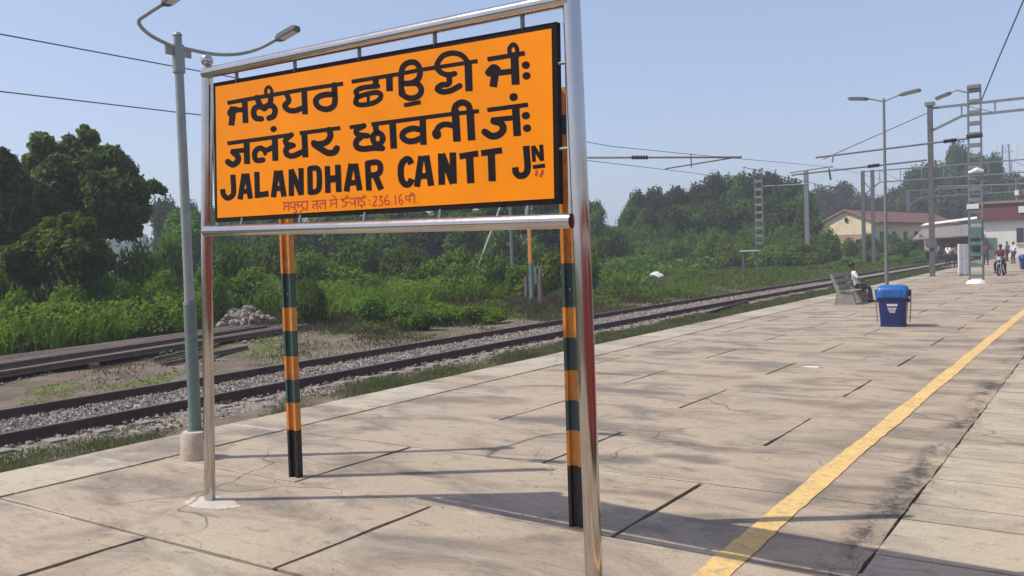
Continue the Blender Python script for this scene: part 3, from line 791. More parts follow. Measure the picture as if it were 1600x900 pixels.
  [1643,2458,1651,2464,1647,2456,1655,2462,1651,2453,1659,2459,1657,2450,1662,2458,1664,2449,1662,2458,1671,2451,1664,2458,1677,2454,1667,2460,1681,2457,1672,2464,1685,2460,1676,2467],
  [1659,2470,1670,2473,1662,2465,1673,2468],
  [1686,2438,1686,2447,1866,2438,1865,2446],
  [1686,2422,1697,2426,1690,2417,1702,2420,1695,2411,1706,2415,1700,2405,1709,2410,1709,2400,1712,2409,1719,2400,1716,2409,1729,2402,1724,2410,1738,2405,1732,2413,1746,2408,1741,2416],
  [1741,2443,1754,2443,1741,2384,1754,2384],
  [1775,2443,1788,2443,1775,2387,1788,2386],
  [1840,2446,1845,2437,1832,2443,1836,2435,1822,2441,1827,2433,1813,2439,1819,2431,1806,2436,1814,2429,1801,2432,1811,2427,1798,2427,1810,2424,1798,2421,1810,2423,1802,2416,1810,2422,1811,2413,1815,2421,1822,2411,1825,2419,1832,2409,1836,2417,1836,2408,1846,2413,1837,2405,1849,2405,1837,2399,1849,2398,1835,2394,1846,2390,1833,2391,1840,2384,1828,2391,1829,2382,1818,2392,1817,2383,1807,2393,1807,2384,1796,2391,1806,2385,1796,2383,1807,2387,1802,2378,1811,2383,1809,2373,1818,2378,1815,2368,1824,2374],
  [1852,2445,1841,2442,1837,2466,1826,2463],
  [1887,2420,1899,2420,1888,2412,1900,2412],
  [1887,2396,1899,2396,1888,2387,1900,2387],
],
 'r5': [
  [1936,2430,1928,2437,1941,2433,1933,2440,1946,2437,1938,2443,1950,2439,1944,2446,1951,2439,1952,2447,1951,2439,1959,2445,1954,2436,1964,2440,1956,2433,1968,2435,1957,2430,1969,2429,1956,2425,1967,2423,1953,2420,1964,2416,1948,2414,1959,2410,1944,2408,1954,2403,1937,2400,1947,2395,1929,2392,1939,2387,1921,2383,1932,2379,1920,2374,1931,2377,1931,2370,1931,2378,1943,2371,1941,2379,1956,2372,1953,2381,1968,2374,1965,2382],
  [1990,2432,1987,2441,1999,2433,1996,2442,2009,2435,2006,2443,2016,2436,2016,2444,2014,2438,2026,2439,2012,2437,2021,2432,2004,2431,2013,2426,1995,2424,2005,2419,1991,2416,2003,2416,1996,2409,2004,2414,2005,2404,2011,2411,2012,2400,2020,2406,2015,2398,2026,2400,2015,2394,2027,2393,2013,2389,2024,2386,2010,2384,2020,2379,2006,2381,2014,2374,2003,2379,2006,2371,1997,2379,1998,2371,1989,2379,1990,2371,1981,2379,1982,2370],
  [2071,2443,2079,2436,2064,2438,2072,2432,2057,2434,2065,2428,2049,2430,2058,2424,2043,2424,2054,2419,2039,2416,2051,2413,2037,2408,2048,2406,2036,2400,2047,2399,2036,2393,2048,2394,2039,2386,2050,2389,2044,2380,2053,2385,2051,2375,2058,2382,2058,2373,2061,2381,2067,2372,2065,2381,2076,2374,2071,2382,2084,2377,2077,2384,2090,2382,2080,2386,2092,2388,2080,2389,2091,2395,2080,2394,2089,2401,2078,2398,2083,2407,2076,2401,2075,2410,2073,2402,2066,2410,2066,2402,2057,2410,2058,2402,2049,2410,2049,2402],
  [2099,2373,2110,2376,2102,2368,2113,2371],
  [2137,2439,2148,2439,2138,2374,2150,2374],
  [2199,2443,2207,2437,2193,2438,2201,2432,2187,2434,2195,2428,2180,2429,2190,2424,2176,2423,2186,2420,2172,2416,2184,2413,2171,2407,2182,2406,2170,2399,2181,2398,2171,2391,2182,2392,2173,2384,2184,2386,2177,2378,2187,2382,2182,2373,2190,2378,2189,2369,2192,2377,2198,2369,2194,2377,2206,2372,2199,2379,2213,2376,2204,2382,2217,2381,2207,2384,2218,2387,2207,2387,2216,2393,2205,2391,2212,2399,2203,2395,2207,2404,2201,2397,2199,2406,2199,2397,2192,2405,2194,2397,2185,2404,2187,2396,2179,2404,2181,2396],
],
 'r6': [
  [2235,2418,2234,2426,2330,2421,2329,2429],
  [2238,2422,2249,2422,2240,2395,2248,2401,2275,2394,2275,2402],
  [2271,2424,2282,2424,2271,2379,2283,2378],
  [2315,2425,2326,2425,2314,2374,2325,2373],
  [2284,2423,2275,2428,2289,2428,2279,2433,2293,2433,2284,2438,2297,2437,2289,2443,2298,2438,2298,2446,2300,2437,2307,2443,2305,2433,2313,2438,2311,2428,2319,2433,2316,2423,2325,2428],
  [2345,2378,2356,2379,2346,2371,2357,2372],
],
}

# ------------------------------------------------------------------ ground and platform
def edge_x(y):
    return -9.2 - 0.012 * max(0.0, y - 5.0)


def graded(a, b, fine_a, fine_b, step, grow=1.35):
    vals, v, s = [], fine_a, step
    while v < fine_b:
        vals.append(v)
        v += step
    s = step
    while v < b:
        vals.append(v)
        s *= grow
        v += s
    vals.append(b)
    v, s, low = fine_a, step, []
    while v > a:
        s *= grow
        v -= s
        low.append(max(v, a))
    return sorted(set(low + vals))


def hnoise(x, y, s=1.0):
    return (math.sin(x * 1.3 * s + 1.7 * math.sin(y * 0.7 * s)) + math.sin(y * 1.1 * s + 2.1 * math.sin(x * 0.9 * s + 1)) + math.sin((x + y) * 2.3 * s)) / 3


def ground_height(x, y):
    if x > -8.5:
        return -1.25
    z = GZ
    if x < -14.6:
        k = min(1, (-14.6 - x) / 2.0)
        z += 0.07 * k * hnoise(x, y, 1.1)
    elif x > -11.0:
        z += 0.03 * hnoise(x, y, 1.6)
    if x < -26:
        z += 0.25 * min(1, (-26 - x) / 12) * (0.5 + hnoise(x, y, 0.35))
    return z


gxs = graded(-1500, 1500, -34, -8.6, 0.45)
gys = graded(-300, 2600, 0, 46, 0.6)
vs = [(x, y, ground_height(x, y)) for x in gxs for y in gys]
ny = len(gys)
fs = [(i * ny + j, (i + 1) * ny + j, (i + 1) * ny + j + 1, i * ny + j + 1) for i in range(len(gxs) - 1) for j in range(ny - 1)]
me = bpy.data.meshes.new('ground')
me.from_pydata(vs, [], fs)
me.materials.append(M['ground'])
me.polygons.foreach_set('use_smooth', [True] * len(me.polygons))
ground = bpy.data.objects.new('ground', me)
C.objects.link(ground)
tag(ground, 'brown and green earth beside the railway lines', kind='structure')

PL_R = 0.36                                   # edge of the platform beside the coach
Y_END = 62.0
mb = MB()
for (a, b2, zt) in ((-14.0, Y_END, -0.022), (Y_END, 330.0, 0.0)):
    n = 12
    rows = []
    for i in range(n + 1):
        y = a + (b2 - a) * i / n
        ex = edge_x(y) + (0.06 if zt < 0 else 0.0)
        rows.append([(ex, y, -1.3), (ex, y, zt), (PL_R - 0.03, y, zt), (PL_R - 0.03, y, -1.3)])
    mb.cur = 0 if zt < 0 else 1
    mb.loft(rows)
platform = tag(mb.build('platform', [M['joint'], M['slab']]), 'weathered concrete platform', kind='structure')


def rough_rect(x0, x1, y0, y1, z0, z1, jit, nx=4, nyy=4, skew=None):
    pts = []
    f0 = skew or (lambda y: 0.0)
    for i in range(nx):
        pts.append((x0 + f0(y0) + (x1 - x0 - f0(y0)) * i / nx, y0 + rnd.uniform(-jit, jit) * 0.6))
    for i in range(nyy):
        pts.append((x1 + rnd.uniform(-jit, jit), y0 + (y1 - y0) * i / nyy))
    for i in range(nx):
        pts.append((x1 - (x1 - x0 - f0(y1)) * i / nx, y1 + rnd.uniform(-jit, jit) * 0.6))
    for i in range(nyy):
        y = y1 - (y1 - y0) * i / nyy
        pts.append((x0 + f0(y) + rnd.uniform(-jit, jit), y))
    return MB().prism(pts, z0, z1)


row_h = 1.635


def gap_y(kk):
    return {0: .017, 2: .011, 1: .008, -1: .012}.get(kk, .006 + .006 * ((kk * 37) % 11) / 11)


slabs = 0
k = -6
while True:
    y0 = 3.78 + k * row_h
    y1 = y0 + row_h
    if y1 > Y_END + 0.6:
        break
    if k % 2 == 0:
        js = [-1.30, -4.56]
    else:
        js = [-1.30, -2.95, -6.2]
    if k == -1:
        js = [-1.30, -2.8, -5.93]
    js = [-1.30] + [j + rnd.uniform(-0.02, 0.02) for j in js[1:]]
    xl = edge_x((y0 + y1) / 2) + 1.0
    if k % 2 == 0 and y0 > 7 and xl < -8.3:
        js.append(-7.75)
    js.append(xl)
    for a, b2 in zip(js[1:], js[:-1]):
        gx = 0.017 if y0 > 6 else 0.021
        dz = rnd.uniform(-0.0015, 0.0015)
        m = rough_rect(a + gx, b2 - gx * (0.4 if b2 == -1.30 else 1), y0 + gap_y(k), y1 - gap_y(k + 1), -0.06, dz, (0.014 if y0 < 11 else 0.009) if y0 < 25 else 0.0, *((8, 5) if y0 < 11 else (4, 4)))
        m.build('slab', M['slab'], platform)
        slabs += 1
    k += 1
# kerb blocks along the track-side edge
y = -8.0
while y < Y_END:
    L = rnd.uniform(1.1, 1.3)
    y0, y1 = y, min(y + L, Y_END)
    xm = edge_x((y0 + y1) / 2)
    m = MB()
    pts = [(edge_x(y0) + rnd.uniform(-.012, .012), y0 + .006), (xm + .966, y0 + .006), (xm + .966 + rnd.uniform(-.01, .01), (y0 + y1) / 2), (xm + .966, y1 - .006),
           (edge_x(y1) + rnd.uniform(-.012, .012), y1 - .006), (xm + rnd.uniform(-.02, .01), y0 + L * .66), (xm + rnd.uniform(-.01, .02), y0 + L * .33)]
    m.prism(pts, -0.13, rnd.uniform(0.0, 0.006))
    m.build('kerb_block', M['coping'] if rnd.random() < 0.5 else M['slab'], platform, bevel=0.008)
    y = y1
# narrow coping planks on the coach side
y = -4.0
while y < 24.0:
    L = rnd.uniform(0.38, 0.45)
    m = rough_rect(-1.297 + rnd.uniform(-.002, .012), PL_R, y + .006, y + L - .006, -0.05, rnd.uniform(-0.002, 0.009), 0.006, 3, 2)
    m.build('coping_plank', M['coping'], platform)
    y += L
m = MB()
m.prism([(-1.28, y + .01), (PL_R, y + .01), (PL_R, Y_END), (-1.28, Y_END)], -0.05, 0.001)
m.build('coping_strip', M['coping'], platform)

# yellow safety line, brushed by hand: its edges wander
pts_l, pts_r = [], []
yy = -6.0
ph = 0
while yy < 320:
    wob = 0.008 * math.sin(yy * 2.1) + 0.004 * math.sin(yy * 5.3 + 1) + rnd.uniform(-.006, .006)
    wob2 = 0.009 * math.sin(yy * 1.7 + 2) + rnd.uniform(-.007, .007)
    nudge = 0.035 * min(1.0, max(0.0, (6.6 - yy) / 1.2))
    pts_l.append((-2.185 + wob + nudge, yy))
    pts_r.append((-1.995 + wob2 + nudge * 1.4, yy))
    yy += 0.16 if yy < 16 else (0.5 if yy < 50 else 6)
vs = [(x, y, 0.0065) for x, y in pts_l] + [(x, y, 0.0065) for x, y in pts_r]
n = len(pts_l)
m = MB().add(vs, [(i, i + n, i + n + 1, i + 1) for i in range(n - 1)])
tag(m.build('yellow_line', M['yellow_line']), 'hand painted yellow safety line running along the platform', kind='structure')
# pale cement round the foot of the steel post
pts = []
for i in range(64):
    a = i / 64 * 2 * math.pi
    r = 1 + 0.07 * math.sin(3 * a + 1) + 0.05 * math.sin(7 * a) + rnd.uniform(-.06, .06)
    pts.append((-6.30 + 0.30 * r * math.cos(a), 4.60 + 0.15 * r * math.sin(a)))
m = MB().prism(pts, -0.01, 0.0035)
tag(m.build('cement_patch', M['cement']), 'pale cement spilled round the foot of the left steel post', kind='structure')


# ------------------------------------------------------------------ railway line
def track_x(y):
    return -12.43 - 1.1 * (1 - math.exp(-(max(y, -6) - 6) / 25.0))


def track_pts(y0, y1, off, z, step):
    out = []
    y = y0
    while True:
        out.append(Vector((track_x(y) + off, y, z)))
        if y >= y1:
            break
        y = min(y1, y + (step if y < 60 else step * 4))
    return out


def rail_mesh(path, hgt=0.155, wid=0.072):
    prof = [(-.07, 0), (.07, 0), (.07, .012), (.012, .03), (.012, hgt - .04), (wid / 2, hgt - .032), (wid / 2, hgt - .006), (wid / 2 - .008, hgt), (-wid / 2 + .008, hgt), (-wid / 2, hgt - .006), (-wid / 2, hgt - .032), (-.012, hgt - .04), (-.012, .03), (-.07, .012)]
    m = MB()
    rings = []
    for i, p in enumerate(path):
        t = (path[min(i + 1, len(path) - 1)] - path[max(0, i - 1)]).normalized()
        s = Vector((t.y, -t.x, 0)).normalized()
        rings.append([p + s * a + Vector((0, 0, b)) for a, b in prof])
    m.loft(rings)
    n = len(prof)
    # running face gets its own material
    for i in range(len(path) - 1):
        for q in (6, 7, 8):
            m.mi[i * n + q] = 1
    return m


track = empty('railway_track', (0, 0, 0), 0, 'rusty railway line on pale ballast running beside the platform edge', 'railway track')
RZ0 = -0.155
for off in (-0.975, 0.975):
    rail_mesh(track_pts(-8, 330, off, RZ0, 1.5)).build('rail', [M['rail'], M['rail_top']], track)
slp = MB().loft([[(-1.35, y, -0.14), (-1.35, y * .8, 0.0), (-.5, y * .8, 0.0), (0, y * .8, -.012), (.5, y * .8, 0.0), (1.35, y * .8, 0.0), (1.35, y, -0.14)] for y in (-.13, .13)]).mesh('sleeper', M['sleeper'])
y = -6.0
while y < 110:
    o = bpy.data.objects.new('sleeper', slp)
    C.objects.link(o)
    o.parent = track
    o.location = (track_x(y), y, RZ0 + 0.004)
    y += 0.66
m = MB()
rings = []
for p in track_pts(-8, 330, 0, 0, 1.5):
    j = 0.02 * hnoise(p.x, p.y, 2.2)
    rings.append([(p.x - 2.15, p.y, GZ - .1), (p.x - 1.75, p.y, GZ + .03 + j), (p.x - 1.1, p.y, RZ0 - .012 + j * .4), (p.x, p.y, RZ0 - .02), (p.x + 1.1, p.y, RZ0 - .012 - j * .4), (p.x + 1.7, p.y, GZ + .02 - j), (p.x + 2.0, p.y, GZ - .1)])
m.loft(rings)
tag(m.build('ballast_bed', M['ballast'], smooth=True), 'grey brown ballast bed under the rails', kind='structure')


def scatter_stones(name, n, pos_fn, smin, smax, label):
    """many small angular stones as one heap"""
    base = np.array([(1, 0, 0), (-1, 0, 0), (0, 1, 0), (0, -1, 0), (0, 0, 1), (0, 0, -1)], float)
    tri = np.array([(0, 2, 4), (2, 1, 4), (1, 3, 4), (3, 0, 4), (2, 0, 5), (1, 2, 5), (3, 1, 5), (0, 3, 5)])
    P = pos_fn(n)
    n = len(P)
    sz = nrs.uniform(smin, smax, (n, 1, 1)) * nrs.uniform(0.6, 1.3, (n, 1, 3))
    V = base[None] * sz + nrs.uniform(-.25, .25, (n, 6, 3)) * smin
    a = nrs.uniform(0, 6.28, n)
    ca, sa = np.cos(a)[:, None], np.sin(a)[:, None]
    x, yv = V[..., 0] * ca - V[..., 1] * sa, V[..., 0] * sa + V[..., 1] * ca
    tz = nrs.uniform(-.5, .5, (n, 1))
    V = np.stack([x, yv * np.cos(tz) - V[..., 2] * np.sin(tz), yv * np.sin(tz) + V[..., 2] * np.cos(tz)], -1) + P[:, None, :]
    T = V[:, tri].reshape(-1, 3)
    o = bpy.data.objects.new(name, fast_mesh(name, T, 3, M['ballast_stone']))
    C.objects.link(o)
    return tag(o, label, 'ballast', kind='stuff')


def ballast_pos(n):
    y = 2 + 50 * nrs.uniform(0, 1, n) ** 1.7
    off = nrs.uniform(-1.95, 1.75, n)
    keep = (np.abs(np.abs(off) - 0.975) > 0.10)
    edge = np.abs(off) > 1.15
    pat = np.sin(y * 1.9) + np.sin(y * 0.73 + 1) + nrs.uniform(-1, 1, n)
    keep &= (~edge) | ((pat > 0.0) & (nrs.uniform(0, 1, n) < .55))
    y, off = y[keep], off[keep]
    x = np.array([track_x(v) for v in y]) + off
    z = np.where(np.abs(off) < 1.1, RZ0 - 0.005, RZ0 - 0.012 - (np.abs(off) - 1.1) * 0.09) + nrs.uniform(0, .03, len(y))
    return np.stack([x, y, z], -1)


scatter_stones('ballast_stones', 34000, ballast_pos, 0.018, 0.042, 'pale pinkish crushed stone lying between and beside the rails')


def stray_pos(n):
    x = nrs.uniform(-24, -14.3, n)
    y = 4 + 40 * nrs.uniform(0, 1, n) ** 1.3
    k = (np.sin(x * 1.7 + y) + np.sin(y * .6 - x * .8)) > 0.7
    x, y = x[k], y[k]
    return np.stack([x, y, np.array([ground_height(a, b) for a, b in zip(x, y)]) + 0.01], -1)


scatter_stones('stray_stones', 5000, stray_pos, 0.02, 0.06, 'loose stones scattered over the bare earth beyond the line').pop('category')



def grit_pos(n):
    y = 1.5 + 24 * nrs.uniform(0, 1, n) ** 1.6
    x = nrs.uniform(-9.1, -1.0, n)
    k = np.where(nrs.uniform(0, 1, n) < .35, True, False)
    # grit gathers in the joints
    jy = 3.78 + 1.635 * np.round((y - 3.78) / 1.635) + nrs.normal(0, .035, n)
    y = np.where(k, jy, y)
    c_ = nrs.uniform(0, 1, n) < .3
    x = np.where(c_, -1.36 + nrs.normal(0, .07, n), x)
    return np.stack([x, y, np.full(n, .004)], -1)


scatter_stones('platform_grit', 2600, grit_pos, 0.002, 0.0065, 'loose grit and crumbs of concrete lying on the platform')

# short piece of abandoned rail by the platform
a, b2 = Vector((-11.0, 26.0, GZ - .02)), Vector((-11.85, 33.5, GZ + .02))
m = rail_mesh([a, a.lerp(b2, .5), b2])
m.mi = [0] * len(m.mi)
tag(m.build('abandoned_rail', [M['rail']]), 'short piece of rusty rail lying between the line and the platform edge', 'rail')

# stack of old rails beyond the line
pile = empty('rail_stack', (-19.5, 11.5, GZ), 0, 'low dark stack of long old rails lying beyond the line on the left', 'rail stack')
for i in range(5):
    yb = 4.6 + i * 3.3 - 11.5
    xb = -0.28 * (yb) - 0.5
    MB().box((xb, yb, 0.04), (2.6 - i * .25, .22, .12), (0, 0, -.27)).build('bearer', M['old_iron'], pile)
for layer in range(2):
    for i in range(19 - layer):
        t = (i + layer * .5) / 18
        y0 = 2.5 + rnd.uniform(-.5, .5)
        y1 = 19.4 + rnd.uniform(-1.4, .4) - layer * 1.5
        fx0, fx1 = -16.7 - 2.4 * t, -21.6 - 1.0 * t
        p0 = Vector((fx0 + 19.5, y0 - 11.5, .09 + layer * .12 + rnd.uniform(0, .02)))
        p1 = Vector((fx1 + 19.5, y1 - 11.5, .07 + layer * .11 + rnd.uniform(0, .04)))
        mid = p0.lerp(p1, .5) + Vector((rnd.uniform(-.04, .04), 0, rnd.uniform(-.03, .01)))
        m = rail_mesh([p0, mid, p1], .13, .10)
        m.mi = [0] * len(m.mi)
        m.build('old_rail', M['old_iron'], pile)
# two loose rails at its foot
for (a, b2, lb) in (((-18.6, 12.2), (-19.9, 15.0), 'thin bent rail lying on the earth in front of the rail stack'),
                    ((-17.4, 11.6), (-18.6, 14.9), 'straight loose rail nearest the line in front of the rail stack')):
    m = rail_mesh([Vector((*a, GZ)), Vector(((a[0] + b2[0]) / 2, (a[1] + b2[1]) / 2 + .1, GZ + .03)), Vector((*b2, GZ + .02))], .1, .06)
    m.mi = [0] * len(m.mi)
    tag(m.build('loose_rail', M['old_iron']), lb, 'rail')

# ------------------------------------------------------------------ station name board
SU = Vector((1, -0.042, 0)).normalized()      # along the board
SN = Vector((-0.042, -1, 0)).normalized()     # out of its face, towards the camera
SO = Vector((-6.2, 4.65, 0))


def sg(u, z, off=0.0):
    """board coordinates relative to the board's own origin"""
    return SU * u + SN * off + Vector((0, 0, z))


board = empty('station_name_board', SO, 0, 'large orange station name board with black lettering in a polished steel frame', 'name board')
# posts: round polished pipes
m = MB().tube([sg(-0.195, -.05), sg(-.07, 2.2), sg(0.045, 3.60)], .046, 24)
m.build('post', M['steel'], board, True)
m = MB().tube([sg(3.64, -.05), sg(3.625, 1.9), sg(3.60, 3.50), sg(3.59, 3.62)], .052, 28)
m.build('post', M['steel'], board, True)
for (u, z, r) in ((0.047, 3.60, .046), (3.59, 3.62, .052)):
    m = MB()
    m.tube([sg(u, z), sg(u, z + .012), sg(u, z + .04)], [r * 1.15, r * .7, r * .45], 20)
    m.ball(sg(u, z + .04 + .042), .05, 24, 14)
    m.build('finial', M['steel'], board, True)
# rails of the frame
m = MB().tube([sg(0.04, 3.575, .02), sg(1.8, 3.525, .02), sg(3.60, 3.475, .02)], .045, 24)
m.build('top_rail', M['steel'], board, True)
m = MB().tube([sg(-0.035, 2.285, .035), sg(-.025, 2.285, .035), sg(1.8, 2.235, .05), sg(3.58, 2.19, .03)], [.03, .045, .045, .045], 24)
m.build('bottom_rail', M['steel'], board, True)
m = MB().tube([sg(3.545, 2.20, -.02), sg(3.558, 3.46, -.02)], .022, 14)
m.build('side_bar', M['steel'], board, True)
m = MB().tube([sg(0.015, 2.30, -.05), sg(.022, 3.66, -.05)], .014, 12)
m.build('side_bar', M['steel'], board, True)
for t in (0.09, 0.30, 0.505, 0.715, 0.925):
    u = 0.13 + (3.50 - .13) * t
    zt = 3.575 - .028 * u
    MB().tube([sg(u, zt - .12, 0), sg(u, zt, 0)], .014, 8).build('hanger', M['galv'], board)
    zb = 2.285 - .027 * u
    MB().tube([sg(u, zb, 0.03), sg(u, zb + .10, 0)], .014, 8).build('hanger', M['galv'], board)
for z in (2.62, 3.12):
    MB().tube([sg(3.48, z, 0), sg(3.56, z, -.01)], .010, 8).build('hanger', M['galv'], board)
# the panel: an enamelled sheet on a black tray
BL, TL, TR, BR = (0.082, 2.352), (0.135, 3.482), (3.500, 3.362), (3.482, 2.296)


def quad_slab(m, q, o0, o1):
    vs = [sg(u, z, o0) for u, z in q] + [sg(u, z, o1) for u, z in q]
    return m.add(vs, [(0, 1, 2, 3), (7, 6, 5, 4)] + [(i, (i + 1) % 4, 4 + (i + 1) % 4, 4 + i) for i in range(4)])


def inset(q, d):
    cx, cz = sum(p[0] for p in q) / 4, sum(p[1] for p in q) / 4
    return [(p[0] + (d if p[0] < cx else -d), p[1] + (d if p[1] < cz else -d)) for p in q]


Q = [BL, TL, TR, BR]
tray = quad_slab(MB(), Q, -.03, .012).build('backing_tray', M['sign_black'], board)
panel = quad_slab(MB(), inset(Q, .034), .012, .016).build('panel', M['sign_yellow'], board)
letter_index = 0


def lettering(rows, mat, z0):
    m = MB()
    for i, r in enumerate(rows):
        off = z0 + i * 0.00004
        pts = [(r[j] / 1000.0, r[j + 1] / 1000.0) for j in range(0, len(r), 2)]
        vs = [sg(u, z, off) for u, z in pts]
        n = len(vs) // 2
        m.add(vs, [(2 * j, 2 * j + 1, 2 * j + 3, 2 * j + 2) for j in range(n - 1)])
    return m.build('lettering', mat, panel)


for key, rows in LETTERS.items():
    lettering(rows, M['sign_red'] if key[0] == 'r' else M['sign_black'], 0.0168)

# ------------------------------------------------------------------ banded posts behind the board
BANDS = [(0.0, .45, 2), (.45, .71, 0), (.71, .93, 1), (.93, 1.15, 0), (1.15, 1.39, 1), (1.39, 1.61, 0), (1.61, 1.93, 1), (1.93, 2.86, 0), (2.86, 3.0, 1), (3.0, 3.2, 0)]


def banded_post(x, y, zscale, lean, rz, label):
    o = empty('banded_post', (x, y, 0), rz, label, 'post')
    W, D, t = .112, .07, .012
    for a, b2, mi in BANDS:
        m = MB()
        a2, b3 = a * zscale, b2 * zscale
        for (sx, sy, wx, wy) in ((-W / 2 + t, 0, t * 2, D), (W / 2 - t, 0, t * 2, D), (0, 0, W - t * 4 + .002, t)):
            vs = []
            for z in (a2, b3):
                lx = lean * z
                vs += [(sx - wx / 2 + lx, sy - wy / 2, z), (sx + wx / 2 + lx, sy - wy / 2, z), (sx + wx / 2 + lx, sy + wy / 2, z), (sx - wx / 2 + lx, sy + wy / 2, z)]
            m.add(vs, [(3, 2, 1, 0), (4, 5, 6, 7)] + [(i, (i + 1) % 4, 4 + (i + 1) % 4, 4 + i) for i in range(4)])
        m.build('painted_band', (M['post_orange'], M['post_green'], M['post_black'])[mi], o)
    for z in (1.98, 2.06, 1.74, 2.5):
        MB().tube([(lean * z, -.02, z * zscale), (lean * z, .02, z * zscale)], .012, 8).build('bolt', M['galv_dark'], o)
    return o


banded_post(-6.33, 5.56, 0.985, .004, .10, 'banded orange, green and black iron post nearer the green lamp post')
banded_post(-3.27, 5.52, 1.0, .0, .10, 'banded orange, green and black iron post close beside the right steel post')


# ------------------------------------------------------------------ lamp posts
def luminaire(root, base, direction, length, w, h):
    d = Vector(direction).normalized()
    s = Vector((0, 0, 1)).cross(d).normalized()
    u = d.cross(s)
    base = Vector(base)

    def ring(t, ww, h0, h1):
        c = base + d * t
        return [c - s * ww / 2 + u * h0, c + s * ww / 2 + u * h0, c + s * ww / 2 * .8 + u * h1, c - s * ww / 2 * .8 + u * h1]
    m = MB().loft([ring(-.02 * length, w * .3, -h * .3, h * .3), ring(.1 * length, w * .8, -h * .5, h * .35), ring(.2 * length, w, -h * .5, h * .5), ring(.9 * length, w, -h * .5, h * .5), ring(length, w * .75, -h * .3, h * .3)])
    hd = m.build('lamp_head', M['lamp_case'], root, bevel=h * .08)
    m = MB().loft([[base + d * t - s * w * .4 + u * (-h * .5 - .004), base + d * t + s * w * .4 + u * (-h * .5 - .004), base + d * t + s * w * .4 + u * (-h * .5 + .003), base + d * t - s * w * .4 + u * (-h * .5 + .003)] for t in (length * .25, length * .88)])
    m.build('diffuser', M['lamp_glass'], hd)
    return hd


def arc(pts, n=7):
    P = [Vector(p) for p in pts]
    Q_ = [2 * P[0] - P[1]] + P + [2 * P[-1] - P[-2]]
    out = []
    for i in range(1, len(Q_) - 2):
        a, b2, c, d = Q_[i - 1:i + 3]
        for k_ in range(n):
            t = k_ / n
            out.append(0.5 * ((2 * b2) + (c - a) * t + (2 * a - 5 * b2 + 4 * c - d) * t * t + (-a + 3 * b2 - 3 * c + d) * t ** 3))
    out.append(P[-1])
    return out


near_lamp = empty('lamp_post', (-7.9, 5.62, 0), 0, 'green and grey lamp post with two curved arms left of the name board', 'lamp post')
prof = [(.155, -.02), (.162, .02), (.148, .12), (.152, .24), (.130, .285), (.10, .295)]
m = MB()
rings = []
for r, z in prof:
    rings.append([(r * (1 + .05 * math.sin(5 * a + z * 9)) * math.cos(a), r * (1 + .05 * math.sin(4 * a + 2 + z * 7)) * math.sin(a), z) for a in [2 * math.pi * i / 18 for i in range(18)]])
m.loft(rings)
m.build('pedestal', M['pedestal'], near_lamp, True)
m = MB().tube([(0, 0, .25), (0, 0, 1.62)], .064, 20)
m.build('lower_pole', M['lamp_green'], near_lamp, True)
m = MB().tube([(0, 0, .29), (0, 0, .31)], .084, 20)
m.tube([(0, 0, 1.60), (0, 0, 1.64)], [.068, .056], 20)
m.build('collar', M['galv'], near_lamp, True)
m = MB().tube([(0, 0, 1.6), (-.01, .01, 4.18), (-.01, .01, 4.36)], [.050, .045, .041], 18)
m.tube([(-.01, .01, 4.36), (-.01, .01, 4.39)], [.05, .03], 16)
m.build('upper_pole', M['lamp_grey'], near_lamp, True)
m = MB().tube([(-.01, .01, 3.98), (-.01, .01, 4.26)], .062, 16)
m.box((-.01, -.06, 4.2), (.02, .16, .1))
m.box((-.01, .08, 4.2), (.02, .16, .1))
m.build('bracket', M['lamp_grey'], near_lamp)
al = arc([(0, 0, 4.22), (0, -.30, 4.30), (.02, -.44, 4.40), (.16, -.43, 4.46), (.36, -.40, 4.52)])
MB().tube(al, .019, 10).build('arm', M['lamp_grey'], near_lamp, True)
luminaire(near_lamp, al[-1], (1, .04, .24), .34, .12, .062)
al = arc([(0, .02, 4.24), (0, .42, 4.24), (.02, .74, 4.29), (.14, .92, 4.36), (.34, 1.0, 4.44)])
MB().tube(al, .019, 10).build('arm', M['lamp_grey'], near_lamp, True)
luminaire(near_lamp, al[-1], (1, .04, .24), .34, .12, .062)


def tall_lamp(loc, hgt, label, arm=.55, head=.75, r=.075):
    o = empty('lamp_post', loc, 0, label, 'lamp post', 'tall lamp posts along the platform')
    MB().tube([(0, 0, 0), (0, 0, hgt * .35), (0, 0, hgt)], [r, r * .85, r * .6], 14).build('pole', M['galv'], o, True)
    MB().box((0, 0, .04), (r * 4, r * 4, .1)).build('base_plate', M['galv'], o)
    for s in (-1, 1):
        MB().tube([(0, 0, hgt - .12), (s * arm * .5, 0, hgt - .02), (s * arm, 0, hgt + .06)], r * .38, 8).build('arm', M['galv'], o)
        luminaire(o, (s * arm, 0, hgt + .06), (s, 0, .13), head, .24, .12)
    return o


p = on_ground(1386, 462)
tall_lamp((p.x, p.y, 0), 7.45, 'tall grey lamp post with two level lamp heads behind the nearer blue bin')
lp = at(1589, 400, 100)
tl = tall_lamp((lp.x, lp.y, 0), 8.8, 'pale lamp post by the white station building at the right edge', r=.12)
MB().box((.5, -.1, 7.2), (1.3, .05, .55)).build('notice_plate', M['white_paint'], tl)
MB().box((.5, -.13, 7.2), (.5, .03, .5)).build('red_panel', M['maroon_band'], tl)


